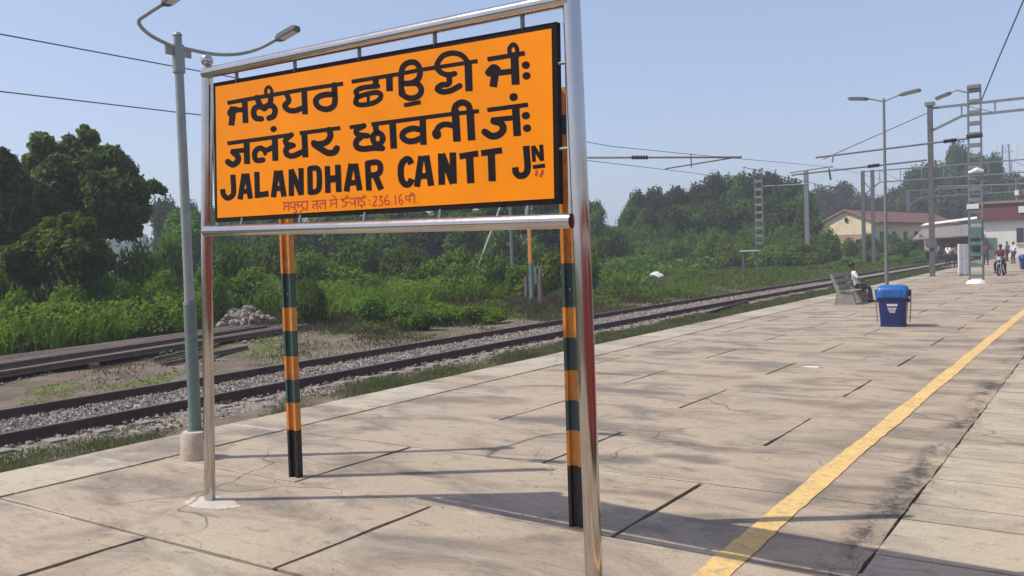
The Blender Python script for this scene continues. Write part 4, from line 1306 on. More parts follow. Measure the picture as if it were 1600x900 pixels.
# ------------------------------------------------------------------ blue bins
def bin_(loc, rz, label, text=True):
    o = empty('wheelie_bin', loc, rz, label, 'bin', 'blue platform bins')
    o.scale = (.90, .95, 1)

    def rr(w, d, z, c=.06, n=3):
        pts = []
        for (sx, sy, a0) in ((1, 1, 0), (-1, 1, 90), (-1, -1, 180), (1, -1, 270)):
            for k_ in range(n + 1):
                a = math.radians(a0 + 90 * k_ / n)
                pts.append((sx * (w / 2 - c) + c * math.cos(a), sy * (d / 2 - c) + c * math.sin(a), z))
        return pts
    b = MB().loft([rr(.58, .44, .0), rr(.60, .46, .03), rr(.70, .55, .66), rr(.74, .59, .665), rr(.74, .59, .70)]).build('body', M['bin_blue'], o, True)
    lid = MB().loft([rr(.77, .62, .69), rr(.78, .63, .72), rr(.75, .60, .86), rr(.70, .50, .955, .08), rr(.55, .34, .99, .08)]).build('lid', M['bin_lid'], o, True)
    MB().box((0, -.315, .80), (.46, .015, .17)).build('flap', M['bin_lid'], lid, bevel=.006)
    for s in (-1, 1):
        MB().box((s * .415, 0, .80), (.05, .16, .16)).build('pivot', M['bin_blue'], o, bevel=.015)
        MB().box((s * .385, 0, .62), (.06, .20, .08)).build('handle', M['bin_blue'], o, bevel=.015)
        MB().tube([(s * .43, .0, .80), (s * .43, .0, .55), (s * .40, 0, .10)], .012, 8).build('stand_bar', M['galv'], o)
    MB().loft([rr(.60, .46, -.0, .06), rr(.60, .46, .05, .06)]).build('foot_rim', M['bin_blue'], o).scale = (1.03, 1.03, 1)
    if text:
        m = MB()
        # white stencilled words, too worn to read, over a round emblem
        for (x0, w, z, h) in ((-.125, .05, .52, .055), (-.068, .045, .52, .055), (-.016, .05, .52, .055), (.042, .035, .52, .055), (.083, .045, .52, .055),
                              (-.11, .09, .445, .02), (-.01, .12, .445, .02), (-.10, .05, .41, .018), (-.04, .13, .41, .018), (-.08, .16, .375, .018), (-.06, .05, .345, .015), (0, .07, .345, .015)):
            yy_ = -.23 - (z / .66) * .045 - .004
            m.box((x0 + w / 2, yy_, z), (w, .004, h), (.068, 0, 0))
        m.build('lettering', M['white_paint'], b)
    return o


p = on_ground(1393, 511)
bin_((p.x, p.y + .25, 0.003), .08, 'blue swing-top litter bin with worn white lettering standing on the open platform')
p = on_ground(1600, 421)
bin_((p.x + .1, p.y, 0.001), .3, 'blue swing-top bin far down the platform beyond the motorcycle', False)


# ------------------------------------------------------------------ people
def skin_body(name, joints, edges, mat, parent, root=0, sub=2):
    me = bpy.data.meshes.new(name)
    me.from_pydata([j[0] for j in joints], edges, [])
    me.materials.append(mat)
    o = bpy.data.objects.new(name, me)
    C.objects.link(o)
    o.parent = parent
    sk = o.modifiers.new('skin', 'SKIN')
    sk.use_smooth_shade = True
    for i, v in enumerate(me.skin_vertices[0].data):
        r = joints[i][1]
        v.radius = (r, r) if not isinstance(r, tuple) else r
        v.use_root = (i == root)
    ss = o.modifiers.new('sub', 'SUBSURF')
    ss.levels = ss.render_levels = sub
    return o


def chain(J, E, start, pts):
    prev = start
    for p_, r in pts:
        J.append((tuple(p_), r))
        E.append((prev, len(J) - 1))
        prev = len(J) - 1
    return prev


def lerp(a, b2, t):
    return tuple(a[i] + (b2[i] - a[i]) * t for i in range(3))


def person(loc, rz, pose, top, legs, label, hair='hair', lean=0.0):
    """pose: dict of joint positions in metres; the figure faces +Y of its own frame."""
    o = empty('person', loc, rz, label, 'person')
    P = pose
    pel, wst, chs, nek, hd = P['pelvis'], P['waist'], P['chest'], P['neck'], P['head']
    J, E = [(pel, (.13, .10))], []
    w = chain(J, E, 0, [(wst, (.125, .095)), (chs, (.15, .11))])
    nk = chain(J, E, w, [(nek, .058)])
    chain(J, E, nk, [(lerp(nek, hd, .5), .06), (hd, (.085, .098)), (lerp(nek, hd, 1.75), (.075, .088))])
    for s in ('l', 'r'):
        sh, el, wr = P['sh_' + s], P['el_' + s], P['wr_' + s]
        a = chain(J, E, w, [(sh, .06), (lerp(sh, el, .5), .05), (el, .040), (lerp(el, wr, .5), .037), (wr, .027)])
        d = Vector(wr) - Vector(el)
        d.normalize()
        side = d.cross(Vector((0, 0, 1)))
        side = side.normalized() if side.length > .1 else Vector((1, 0, 0))
        pm = Vector(wr) + d * .05
        pa = chain(J, E, a, [(pm, (.034, .018))])
        for k_ in range(4):
            fl = (.062, .07, .066, .05)[k_]
            q = pm + d * .035 + side * (.018 * (k_ - 1.5))
            chain(J, E, pa, [(q, .010), (q + d * fl * .5 + Vector((0, 0, -.008)), .009), (q + d * fl * .85 + Vector((0, 0, -.028)), .007)])
        chain(J, E, pa, [(pm - side * .035 - d * .005, .012), (pm - side * .05 + d * .025, .010), (pm - side * .052 + d * .05, .008)])
        hp, kn, an = P['hp_' + s], P['kn_' + s], P['an_' + s]
        b = chain(J, E, 0, [(hp, .085), (lerp(hp, kn, .5), .075), (kn, .055), (lerp(kn, an, .35), .055), (an, .036)])
        chain(J, E, b, [((an[0], an[1] + .05, an[2] - .05), .038), ((an[0], an[1] + .15, an[2] - .065), .03)])
    skin_body('body', J, E, M['skin'], o)
    # shirt
    J, E = [(pel, (.148, .118))], []
    w = chain(J, E, 0, [(wst, (.148, .118)), (chs, (.168, .13)), ])
    chain(J, E, w, [(lerp(chs, nek, .8), (.075, .07))])
    for s in ('l', 'r'):
        sh, el = P['sh_' + s], P['el_' + s]
        chain(J, E, w, [(sh, .074), (lerp(sh, el, .5), .064), (lerp(sh, el, .85), .056)])
    skin_body('shirt', J, E, M[top], o)
    J, E = [(pel, (.152, .122))], []
    for s in ('l', 'r'):
        hp, kn, an = P['hp_' + s], P['kn_' + s], P['an_' + s]
        chain(J, E, 0, [(hp, .102), (lerp(hp, kn, .5), .09), (kn, .072), (lerp(kn, an, .5), .066), (lerp(kn, an, .93), .056)])
    skin_body('trousers', J, E, M[legs], o)
    up = (Vector(hd) - Vector(nek)).normalized()
    m = MB()
    hc = Vector(hd) + up * .075 + Vector((0, -.018, 0))
    m.ball(hc, .108, 14, 9, (.88, 1.0, .95))
    m.build('hair', M[hair], o, True)
    for s in (-1, 1):
        e = Vector(hd) + up * .045
        MB().ball(e + Vector((s * .032, .088, 0)), .012, 8, 6).build('eye', M['white_cloth'], o)
        MB().ball(e + Vector((s * .088, -.005, -.02)), .025, 8, 6, (.4, .8, 1.2)).build('ear', M['skin'], o, True)
    MB().loft([[Vector(hd) + Vector((x * q, .09 + y2 * q, z)) for x, y2 in ((-1, 0), (0, 1), (1, 0))] for z, q in ((.045, .006), (.0, .018), (-.01, .012))]).build('nose', M['skin'], o, True)
    MB().box(Vector(hd) + Vector((0, .094, -.035)), (.045, .01, .008)).build('mouth', M['maroon_cloth'], o)
    for s in ('l', 'r'):
        an = P['an_' + s]
        MB().loft([[(an[0] - w_, y2, z) for w_, z in ((.045, an[2] - .095), (-.045, an[2] - .095), (-.04, an[2] - .095 + h_), (.04, an[2] - .095 + h_))] for y2, h_ in ((an[1] - .08, .07), (an[1] + .04, .09), (an[1] + .12, .05), (an[1] + .19, .035))]).build('shoe', M['rubber'], o, True)
    return o


SIT = dict(pelvis=(0, 0, .52), waist=(0, .02, .72), chest=(0, .06, .96), neck=(0, .10, 1.12), head=(0, .13, 1.24),
           sh_l=(-.19, .06, 1.03), el_l=(-.24, .14, .78), wr_l=(-.16, .36, .72), sh_r=(.19, .06, 1.03), el_r=(.23, .16, .78), wr_r=(.14, .38, .72),
           hp_l=(-.10, .05, .50), kn_l=(-.13, .48, .54), an_l=(-.13, .52, .10), hp_r=(.10, .05, .50), kn_r=(.13, .48, .54), an_r=(.13, .56, .10))
STAND = dict(pelvis=(0, 0, .95), waist=(0, 0, 1.12), chest=(0, .01, 1.34), neck=(0, .01, 1.50), head=(0, .03, 1.61),
             sh_l=(-.20, 0, 1.42), el_l=(-.26, .0, 1.15), wr_l=(-.26, .12, .93), sh_r=(.20, 0, 1.42), el_r=(.26, .0, 1.15), wr_r=(.26, .14, .95),
             hp_l=(-.10, 0, .90), kn_l=(-.11, .04, .50), an_l=(-.12, 0, .10), hp_r=(.10, 0, .90), kn_r=(.11, .10, .52), an_r=(.12, .06, .10))
RIDE = dict(pelvis=(0, 0, .88), waist=(0, .02, 1.06), chest=(0, .10, 1.30), neck=(0, .15, 1.46), head=(0, .18, 1.57),
            sh_l=(-.20, .12, 1.38), el_l=(-.30, .30, 1.18), wr_l=(-.30, .52, 1.10), sh_r=(.20, .12, 1.38), el_r=(.30, .30, 1.18), wr_r=(.30, .52, 1.10),
            hp_l=(-.12, .04, .84), kn_l=(-.24, .40, .66), an_l=(-.26, .25, .22), hp_r=(.12, .04, .84), kn_r=(.24, .40, .66), an_r=(.26, .25, .22))
LEAN = dict(SIT)
LEAN.update(waist=(0, .10, .70), chest=(0, .02, .93), neck=(0, -.02, 1.10), head=(0, -.04, 1.22), sh_l=(-.19, .0, 1.0), sh_r=(.19, .0, 1.0), pelvis=(0, .12, .52), hp_l=(-.10, .16, .50), hp_r=(.10, .16, .50))

# bench: cast concrete, its back towards the rails
BX, BY = -7.35, 31.3
bench = empty('bench', (BX, BY, 0), 0, 'grey concrete bench near the platform edge behind the blue bin', 'bench')
for yy_ in (-.95, .95):
    m = MB()
    vs = []
    prof = [(-.42, 0), (.26, 0), (.24, .14), (.16, .40), (-.20, .42), (-.46, 1.02), (-.56, 1.0), (-.34, .40)]
    for dy in (-.06, .06):
        vs += [(x, yy_ + dy, z) for x, z in prof]
    n = len(prof)
    m.add(vs, [tuple(range(n - 1, -1, -1)), tuple(range(n, 2 * n))] + [(i, (i + 1) % n, n + (i + 1) % n, n + i) for i in range(n)])
    m.build('end_frame', M['bench'], bench)
for x, z in ((.14, .445), (-.02, .445), (-.18, .45)):
    MB().box((x, 0, z), (.13, 2.1, .05)).build('seat_plank', M['bench'], bench, bevel=.008)
for t in (.25, .6, .92):
    MB().box((-.22 - .26 * t, 0, .45 + .56 * t), (.045, 2.1, .14), (0, -.42, 0)).build('back_plank', M['bench'], bench, bevel=.008)
person((BX - .1, BY + .35, .0), -math.pi / 2 + .25, LEAN, 'white_cloth', 'dark_cloth', 'man in a white shirt and dark trousers leaning back on the concrete bench')

# white cabinet on the platform edge and people further on
p = at(1507, 433, 50.5)
cab = empty('white_cabinet', (p.x, p.y, 0), -.75, 'tall narrow white cabinet standing left of the near lattice mast', 'cabinet')
MB().box((0, 0, .93), (.55, .4, 1.74)).build('case', M['white_paint'], cab, bevel=.02)
MB().box((0, -.215, .95), (.49, .03, 1.62)).build('door', M['white_paint'], cab, bevel=.005)
MB().box((.19, -.24, .95), (.02, .03, .14)).build('handle', M['galv_dark'], cab)
MB().box((0, 0, .03), (.60, .45, .08)).build('plinth', M['sleeper'], cab)

p = at(1560, 432, 49)
moto = empty('motorcycle', (p.x + .15, p.y, 0), math.radians(174), 'black motorcycle parked on the platform with a rider in maroon', 'motorcycle')
for yy_ in (-.62, .66):
    w = MB().tube([(.0 + .0, yy_ + .30 * math.cos(a), .31 + .30 * math.sin(a)) for a in [2 * math.pi * i / 24 for i in range(25)]], .05, 8, False)
    tyre = w.build('wheel', M['rubber'], moto, True)
    m = MB().tube([(-.02, yy_, .31), (.02, yy_, .31)], .24, 20)
    m.build('rim', M['chrome'], tyre)
MB().loft([[(-.09, y2, z0), (.09, y2, z0), (.13, y2, z1), (-.13, y2, z1)] for y2, z0, z1 in ((-.75, .72, .80), (-.2, .68, .80), (.05, .68, .84))]).build('seat', M['rubber'], moto, bevel=.02)
MB().ball((0, .25, .86), .2, 14, 10, (.8, 1.35, .75)).build('fuel_tank', M['moto'], moto, True)
MB().box((0, .05, .45), (.26, .42, .34)).build('engine', M['chrome'], moto, bevel=.05)
MB().tube([(-.08, .66, .31), (-.08, .42, .98)], .025, 8).tube([(.08, .66, .31), (.08, .42, .98)], .025, 8).build('fork', M['chrome'], moto)
MB().tube([(-.36, .38, 1.05), (-.1, .46, 1.04), (.1, .46, 1.04), (.36, .38, 1.05)], .014, 8).build('handlebar', M['chrome'], moto)
MB().ball((0, .56, .92), .10, 14, 8, (1, .7, 1)).build('headlight', M['lamp_glass'], moto, True)
MB().loft([[(-.08, y2, z), (.08, y2, z), (.08, y2, z + .02), (-.08, y2, z + .02)] for y2, z in ((-.95, .5), (-.75, .66), (-.45, .68), (-.3, .5))]).build('rear_mudguard', M['moto'], moto)
MB().tube([(.17, .2, .30), (.18, -.3, .28), (.18, -.8, .34)], .04, 10).build('exhaust', M['chrome'], moto, True)
person((p.x + .15, p.y, 0.0), math.radians(174), RIDE, 'maroon_cloth', 'dark_cloth', 'person in a maroon top sitting on the black motorcycle')
for px_, py_, dp_, rz_, tp_, lb_ in ((1584, 402, 72, 2.2, 'white_cloth', 'person in white standing beyond the motorcycle near the right edge'),
                                   (1574, 400, 80, 1.0, 'grey_cloth', 'person in grey before the white wall behind the motorcycle'),
                                   (1541, 404, 70, 2.9, 'maroon_cloth', 'person in maroon standing just right of the near lattice mast'),
                                   (1450, 402, 92, .7, 'white_cloth', 'distant person in white before the open shed')):
    q_ = at(px_, py_, dp_)
    person((q_.x, q_.y, 0), rz_, STAND, tp_, 'dark_cloth', lb_)
p = on_ground(1482, 416)
person((at(1482, 414, 70).x, at(1482, 414, 70).y, 0), 2.6, STAND, 'white_cloth', 'dark_cloth', 'person in a white shirt and dark trousers standing left of the white cabinet')
q = at(1494, 414, 66)
person((q.x, q.y, 0), 0.4, STAND, 'grey_cloth', 'dark_cloth', 'person in grey standing between the white cabinet and the person in white')
q = at(1467, 412, 84)
person((q.x, q.y, 0), 1.8, STAND, 'grey_cloth', 'dark_cloth', 'person in grey farthest to the left before the sheds')

# ------------------------------------------------------------------ overhead line masts, portals, wires
def wire(pts, r, name='overhead_wire', label=None, parent=None):
    o = MB().tube(pts, r, 6).build(name, M['wire'], parent)
    if label:
        tag(o, label, 'wire')
    return o


def insulator(parent, a, b2, r):
    a, b2 = Vector(a), Vector(b2)
    pts, rad = [], []
    for i in range(13):
        pts.append(a.lerp(b2, i / 12))
        rad.append(r if i % 2 else r * .55)
    return MB().tube(pts, rad, 10).build('insulator', M['insulator'], parent)


def channel_mast(loc, hgt, w0, w1, label, pitch=.5, green=(0, 0), rz=0.0, foot=True, group=None):
    o = empty('lattice_mast', loc, rz, label, 'mast', group)
    for s in (-1, 1):
        m = MB()
        zs = [0, max(.01, green[0]), max(.02, green[1]), hgt]
        for i in range(3):
            if zs[i + 1] - zs[i] < .05:
                continue
            m.cur = 1 if (i == 1 and green[1] > 0) else 0
            ws = [(w0 + (w1 - w0) * z / hgt) / 2 for z in (zs[i], zs[i + 1])]
            rings = [[(s * (ws[j]) - .033, -.11, z), (s * ws[j] + .033, -.11, z), (s * ws[j] + .033, .11, z), (s * ws[j] - .033, .11, z)] for j, z in ((0, zs[i]), (1, zs[i + 1]))]
            m.loft(rings)
        m.build('channel', [M['galv'], M['mast_green']], o)
    z = .35
    while z < hgt - .1:
        w = w0 + (w1 - w0) * z / hgt
        bm_ = MB().box((0, -.115, z), (w, .015, pitch * .34)).box((0, .115, z), (w, .015, pitch * .34))
        bm_.build('batten', M['mast_green'] if green[0] < z < green[1] else M['galv'], o)
        z += pitch
    if foot:
        MB().loft([[(r * math.cos(a), r * .8 * math.sin(a), z) for a in [2 * math.pi * i / 12 for i in range(12)]] for r, z in ((w0 * .82, 0), (w0 * .70, .12), (w0 * .4, .2))]).build('concrete_foot', M['white_paint'], o, True)
    return o


def beam(parent, a, b2, dz, n, thick=.09):
    """lattice portal beam between two points"""
    a, b2 = Vector(a), Vector(b2)
    dn = Vector((0, 0, -dz))
    MB().bar(a, b2, thick).build('chord', M['galv'], parent)
    MB().bar(a.lerp(b2, .09) + dn, b2 + dn, thick).build('chord', M['galv'], parent)
    for i in range(n):
        p0, p1 = a.lerp(b2, .09 + .91 * i / n), a.lerp(b2, .09 + .91 * (i + 1) / n)
        MB().bar(p0 + dn, p0, thick * .6).build('lacing', M['galv'], parent)
        if i % 3 == 0:
            MB().bar(p0, p1 + dn, thick * .35).build('lacing', M['galv'], parent)
    MB().bar(a.lerp(b2, .09) + dn, a + dn * 2.0, thick).build('brace', M['galv'], parent)


p = on_ground(1526, 443)
MX, MY = p.x, p.y
near_mast = channel_mast((MX, MY, 0), 9.05, .56, .50, 'near lattice mast with white foot and green middle standing beside the white cabinet', .5, (.35, 3.05))
MB().tube([(-.2, 0, 8.75), (-.7, 0, 8.95), (-1.0, 0, 8.85)], .035, 8).build('lamp_arm', M['galv'], near_mast)
luminaire(near_mast, (-.95, 0, 8.87), (-1, 0, -.32), .7, .26, .16)
MB().box((0, -.05, 9.0), (.56, .3, .2)).build('top_cap', M['galv'], near_mast, bevel=.03)
MB().tube([(-.33, -.05, 6.76), (.33, -.05, 6.78)], [.11, .11], 10).build('insulator', M['insulator'], near_mast)
MB().tube([(-.25, -.16, 5.1), (.1, -.2, 5.2), (.35, -.16, 5.12)], [.06, .13, .07], 10).build('loudspeaker', M['white_paint'], near_mast, True)
MB().box((.02, -.15, 2.35), (.5, .04, .5)).build('notice_plate', M['mast_green'], near_mast)
MB().box((-.1, -.15, 3.55), (.5, .04, .22)).build('notice_plate', M['station_white'], near_mast)
MB().tube([(-.3, 0, 6.68), (-7.15, 0, 6.42)], .045, 8).build('cantilever_arm', M['galv_dark'], near_mast)
insulator(near_mast, (-.75, 0, 6.67), (-1.3, 0, 6.64), .11)
MB().tube([(-6.3, 0, 6.44), (-6.35, 0, 6.1)], .04, 6).build('dropper', M['galv'], near_mast)

p = at(1457, 432, 50.4)
PX, PY = p.x, p.y
portal = empty('portal_gantry', (PX, PY, 0), 0, 'steel portal gantry spanning the platform behind the near lattice mast', 'gantry')
MB().loft([[(-.13, -.14, z), (.13, -.14, z), (.13, .14, z), (-.13, .14, z)] for z in (0, 6.2, 9.75)]).build('column', M['galv_dark'], portal)
MB().box((0, 0, 9.8), (.5, .4, .2)).build('column_cap', M['galv'], portal)
MB().loft([[(16.6 - .2, -.16, z), (16.8, -.16, z), (16.8, .16, z), (16.4, .16, z)] for z in (-1.1, 9.75)]).build('column', M['galv_dark'], portal)
beam(portal, (.15, 0, 9.55), (16.4, 0, 9.55), .62, 9, .13)
MB().tube([(-.2, 0, 6.65), (-7.9, 0, 6.4)], .05, 8).build('cantilever_arm', M['galv_dark'], portal)
insulator(portal, (-2.75, 0, 6.58), (-3.4, 0, 6.55), .13)
MB().tube([(.2, 0, 5.1), (5.5, 0, 4.9)], .04, 6).build('cross_bar', M['galv'], portal)
MB().box((0, -.2, 1.9), (.55, .06, .5)).build('notice_plate', M['galv_dark'], portal)
MB().tube([(-.15, 0, 9.3), (-4.1, -7.0, 6.55)], .022, 6).build('stay_wire', M['wire'], portal)

for (px, dep, ht, lb) in ((1262, 87, 9.6, 'far grey mast with a short top bracket above the right-hand trees'),):
    b = at(px, 400, dep)
    o = empty('overhead_mast', (b.x, b.y, GZ), 0, lb, 'mast')
    MB().loft([[(-.2, -.15, z), (.2, -.15, z), (.2, .15, z), (-.2, .15, z)] for z in (0, 5, ht)]).build('column', M['galv'], o)
    MB().tube([(-1.6, 0, ht - .1), (2.6, 0, ht + .2)], .06, 6).build('cross_arm', M['galv'], o)
    MB().tube([(2.2, 0, ht), (2.35, 0, ht - 1.1)], .09, 8).build('insulator', M['insulator'], o)
b = at(1350, 385, 92)
fp = empty('portal_gantry', (b.x, b.y, GZ), 0, 'distant portal gantry above the cream gabled building', 'gantry')
for dx in (0, .95):
    MB().loft([[(-.17 + dx, -.15, z), (.17 + dx, -.15, z), (.17 + dx, .15, z), (-.17 + dx, .15, z)] for z in (0, 9.8)]).build('column', M['galv_dark'], fp)
MB().bar((0, 0, 8.8), (.95, 0, 7.6), .08).build('brace', M['galv_dark'], fp)
beam(fp, (.1, 0, 9.7), (17.5, 0, 9.7), 1.2, 8, .12)
MB().loft([[(17.2, -.15, z), (17.6, -.15, z), (17.6, .15, z), (17.2, .15, z)] for z in (0, 9.8)]).build('column', M['galv_dark'], fp)
b = at(1188, 415, 86)
far_mast = channel_mast((b.x, b.y, GZ), 8.95, .8, .66, 'distant lattice mast with green lower half in front of the wooded slope', 
                        .75, (.2, 3.0), foot=False)
MB().tube([(.3, 0, 8.1), (4.8, 0, 8.0)], .07, 6).build('cross_arm', M['galv'], far_mast)
b = at(1420, 400, 125)
fq = empty('portal_gantry', (b.x, b.y, GZ), 0, 'faint farthest portal gantry before the dark trees at the right', 'gantry')
for dx in (0, 19):
    MB().box((dx, 0, 4.8), (.4, .3, 9.6)).build('column', M['galv_dark'], fq)
beam(fq, (.1, 0, 9.5), (19, 0, 9.5), 1.0, 8, .12)
# thin mast beyond the line with its cantilever and stay
tx, ty = -24.3, 35.5
tm = empty('overhead_mast', (tx, ty, GZ), 0, 'thin grey mast beyond the line seen below the name board', 'mast')
MB().tube([(0, 0, 0), (0, 0, 7.9)], [.085, .07], 8).build('column', M['galv'], tm)
MB().tube([(0, 0, 6.95), (11.6, 0, 5.95)], .045, 8).build('cantilever_arm', M['galv_dark'], tm)
insulator(tm, (6.6, 0, 6.38), (7.4, 0, 6.31), .10)
MB().tube([(8.2, 0, 5.75), (11.6, 0, 5.98)], .03, 6).build('registration_arm', M['galv_dark'], tm)
MB().tube([(9.4, 0, 6.3), (9.4, 0, 5.7)], .03, 6).build('dropper', M['galv'], tm)
MB().tube([(-2.6, -.4, 0.1), (-.1, 0, 5.6)], .04, 6).build('stay', M['station_white'], tm)

zt = lambda y: 5.30 + (0.0 if y < 24 else min(.95, (y - 24) * .035))
wp = [(-12.6, y, zt(y) - .10 * math.sin(math.pi * (y % 46) / 46)) for y in range(-30, 230, 6)]
wire(wp, .011, label='upper overhead wire running above the railway line')
wp = [(-12.6, y, 4.40 + (.012 * y if y < 30 else .36)) for y in range(-30, 230, 6)]
wire(wp, .010, label='lower overhead wire running above the railway line')
wire([at(1533, 158, 50.4), at(1560, 92, 46), at(1602, -6, 42), at(1640, -95, 38)], .035, label='thick feeder wire dropping steeply to the portal gantry at the top right')
wire([(-16.4, y, 6.3 - .3 * math.sin(math.pi * ((y + 4) % 50) / 50)) for y in range(46, 200, 8)], .02, label='overhead wire beyond the portal gantry arm')

# telecom tower far away
b = at(1573, 380, 300)
tt = empty('telecom_tower', (b.x, b.y, 0), 0, 'pale distant telecom tower with white panel antennas beyond the dark trees', 'tower')
for s in ((-1, -1), (1, -1), (1, 1), (-1, 1)):
    MB().bar((s[0] * 2.2, s[1] * 2.2, 0), (s[0] * .9, s[1] * .9, 34), .25).build('leg', M['galv'], tt)
for i in range(9):
    z = 2 + i * 3.6
    w = 2.2 - 1.3 * z / 34
    MB().bar((-w, -w, z), (w, -w, z + 3.2), .12).bar((w, -w, z), (-w, -w, z + 3.2), .12).bar((-w, -w, z), (w, -w, z), .12).build('bracing', M['galv'], tt)
for s in (-1, 1):
    MB().box((s * 3.0, -.6, 31.5), (.9, .4, 4.6)).build('antenna', M['white_paint'], tt, bevel=.1)
    MB().bar((0, 0, 31.5), (s * 3.0, -.5, 31.5), .15).build('bracket', M['galv'], tt)

# ------------------------------------------------------------------ buildings
b = at(1322, 385, 108)
hut = empty('gabled_building', (b.x, b.y, GZ), -.12, 'long cream gabled building with red roof half hidden by greenery', 'building')
hw, ez, pz, Lh = 5.5, 3.9, 6.4, 34
HR, ER = 3.3, 5.05
MB().loft([[(-hw, y, 0), (-hw, y, ez), (0, y, pz - .15), (HR, y, ER), (HR, y, 0)] for y in (0, Lh)]).build('walls', M['cream_wall'], hut)
MB().box(((HR - hw) / 2, -.04, 3.3), (hw + HR - .04, .1, .16)).build('string_course', M['roof_edge'], hut)
MB().box(((HR - hw) / 2, -.05, 1.65), (hw + HR - .02, .12, 3.2)).build('lower_wall', M['pink_wall'], hut)
for x in (-3.6, -1.2, 1.6):
    w = MB().box((x, -.13, 2.3), (.7, .06, 1.0)).build('window', M['dark_glass'], hut)
    MB().box((x, -.17, 1.6), (1.1, .1, .1)).build('sill', M['cream_wall'], w)
MB().box((.1, -.06, 5.2), (.35, .1, .5)).build('vent', M['dark_glass'], hut)
for s in (-1, 1):
    ex, ezz = (-hw - 1.0, ez - .35) if s < 0 else (HR + .8, ER - .25)
    m = MB().loft([[(0, y, pz), (0, y, pz + .16), (ex, y, ezz), (ex, y, ezz - .15)] for y in (-.22, Lh + .5)])
    m.build('roof_slope', M['roof_red'], hut)
    MB().bar((0, -.26, pz + .02), (ex, -.26, ezz - .07), .12, .2).build('barge_board', M['roof_edge'], hut)
MB().bar((0, -.2, pz + .2), (0, Lh, pz + .2), .25).build('ridge', M['roof_red'], hut)
for i in range(6):
    y = 3 + i * 4.4
    w = MB().box((HR + .03, y, 2.9), (.06, 1.4, 1.5)).build('window', M['dark_glass'], hut)
    MB().box((HR + .06, y, 2.1), (.1, 1.6, .1)).build('sill', M['cream_wall'], w)
# two smaller huts and a grey roofed shed right of it
b = at(1452, 392, 130)
h2 = empty('small_hut', (b.x, b.y, GZ), .25, 'small pink hut with a flat pale roof right of the gabled building', 'hut')
MB().box((0, 0, 1.7), (5.2, 5, 3.4)).build('walls', M['pink_wall'], h2)
MB().box((0, 0, 3.5), (6.2, 6, .3)).build('roof', M['station_white'], h2)
MB().box((1.2, -2.53, 1.2), (1.1, .1, 2.2)).build('door', M['dark_glass'], h2)
b = at(1408, 392, 122)
h3 = empty('tiled_hut', (b.x, b.y, GZ), .15, 'low brown hut with red sloping roof behind the gabled building', 'hut')
MB().box((0, 0, 1.5), (6, 6, 3.0)).build('walls', M['pink_wall'], h3)
MB().loft([[(-3.6, y, 2.9), (0, y, 4.6), (3.6, y, 2.9), (3.6, y, 2.75), (-3.6, y, 2.75)] for y in (-3.4, 3.4)]).build('roof', M['roof_red'], h3)
MB().box((1.0, -3.04, 1.1), (1.0, .1, 2.0)).build('door', M['dark_glass'], h3)

b = at(1533, 398, 98)
st = empty('station_building', (b.x, b.y, -.2), 0, 'white station building with a maroon fascia at the far end of the platform', 'building')
MB().box((9, 6, 2.2), (18, 12, 4.4)).build('walls', M['station_white'], st)
MB().box((9, 5.9, 5.2), (18.6, 12.8, 1.9)).build('fascia', M['maroon_band'], st)
MB().box((9, 5.9, 6.25), (19, 13.2, .25)).build('roof_slab', M['roof_edge'], st)
MB().box((5.0, -.55, 5.35), (2.6, .12, .7)).build('name_plate', M['white_paint'], st)
MB().box((8.6, -.55, 5.35), (1.1, .12, .7)).build('name_plate', M['white_paint'], st)
for x in (4.2, 7.0, 10.2, 13.5):
    w = MB().box((x, -.03, 2.6), (1.5, .1, 1.7)).build('window', M['dark_glass'], st)
    MB().box((x, -.1, 2.6), (.08, .06, 1.7)).box((x, -.1, 3.45), (1.7, .1, .12)).box((x, -.12, 1.7), (1.7, .16, .1)).build('frame', M['station_white'], w)
MB().box((.9, -.05, 1.2), (1.2, .1, 2.4)).build('door', M['mast_green'], st)
b = at(1478, 398, 100)
sh = empty('platform_shed', (b.x, b.y, -.1), 0, 'open shed with a low grey sloping roof left of the white station building', 'shed')
for x in (-2.6, 2.6):
    for y in (0, 5):
        MB().box((x, y, 1.5), (.25, .25, 3.0)).build('post', M['galv_dark'], sh)
MB().loft([[(-3.4, -.8, 2.3), (-3.4, -.8, 2.42), (3.8, -.8, 2.75), (3.8, -.8, 2.6)], [(-3.4, 5.8, 3.5), (-3.4, 5.8, 3.62), (3.8, 5.8, 4.2), (3.8, 5.8, 4.05)]]).build('roof_sheet', M['shed_grey'], sh)
MB().box((.2, 5.3, 1.5), (6.6, .2, 3.0)).build('back_wall', M['pink_wall'], sh)
MB().box((-1.3, -.7, 1.0), (1.1, .8, 1.6)).build('counter', M['galv_dark'], sh)
MB().loft([[(-3.6, 6.2, 4.0), (-3.6, 6.2, 4.1), (6, 6.2, 5.0), (6, 6.2, 4.9)], [(-3.6, 9, 4.3), (-3.6, 9, 4.4), (6, 9, 5.3), (6, 9, 5.2)]]).build('upper_canopy', M['station_white'], sh)

# ------------------------------------------------------------------ small trackside things
def post(px, py, z1, r, mat, label, name='trackside_post', lean=0.0):
    g = on_ground(px, py, GZ)
    o = MB().loft([[(-r, -r, 0), (r, -r, 0), (r, r, 0), (-r, r, 0)], [(-r * .8 + lean, -r * .8, z1), (r * .8 + lean, -r * .8, z1), (r * .8 + lean, r * .8, z1), (-r * .8 + lean, r * .8, z1)]]).build(name, mat)
    o.location = g
    return tag(o, label, 'post')


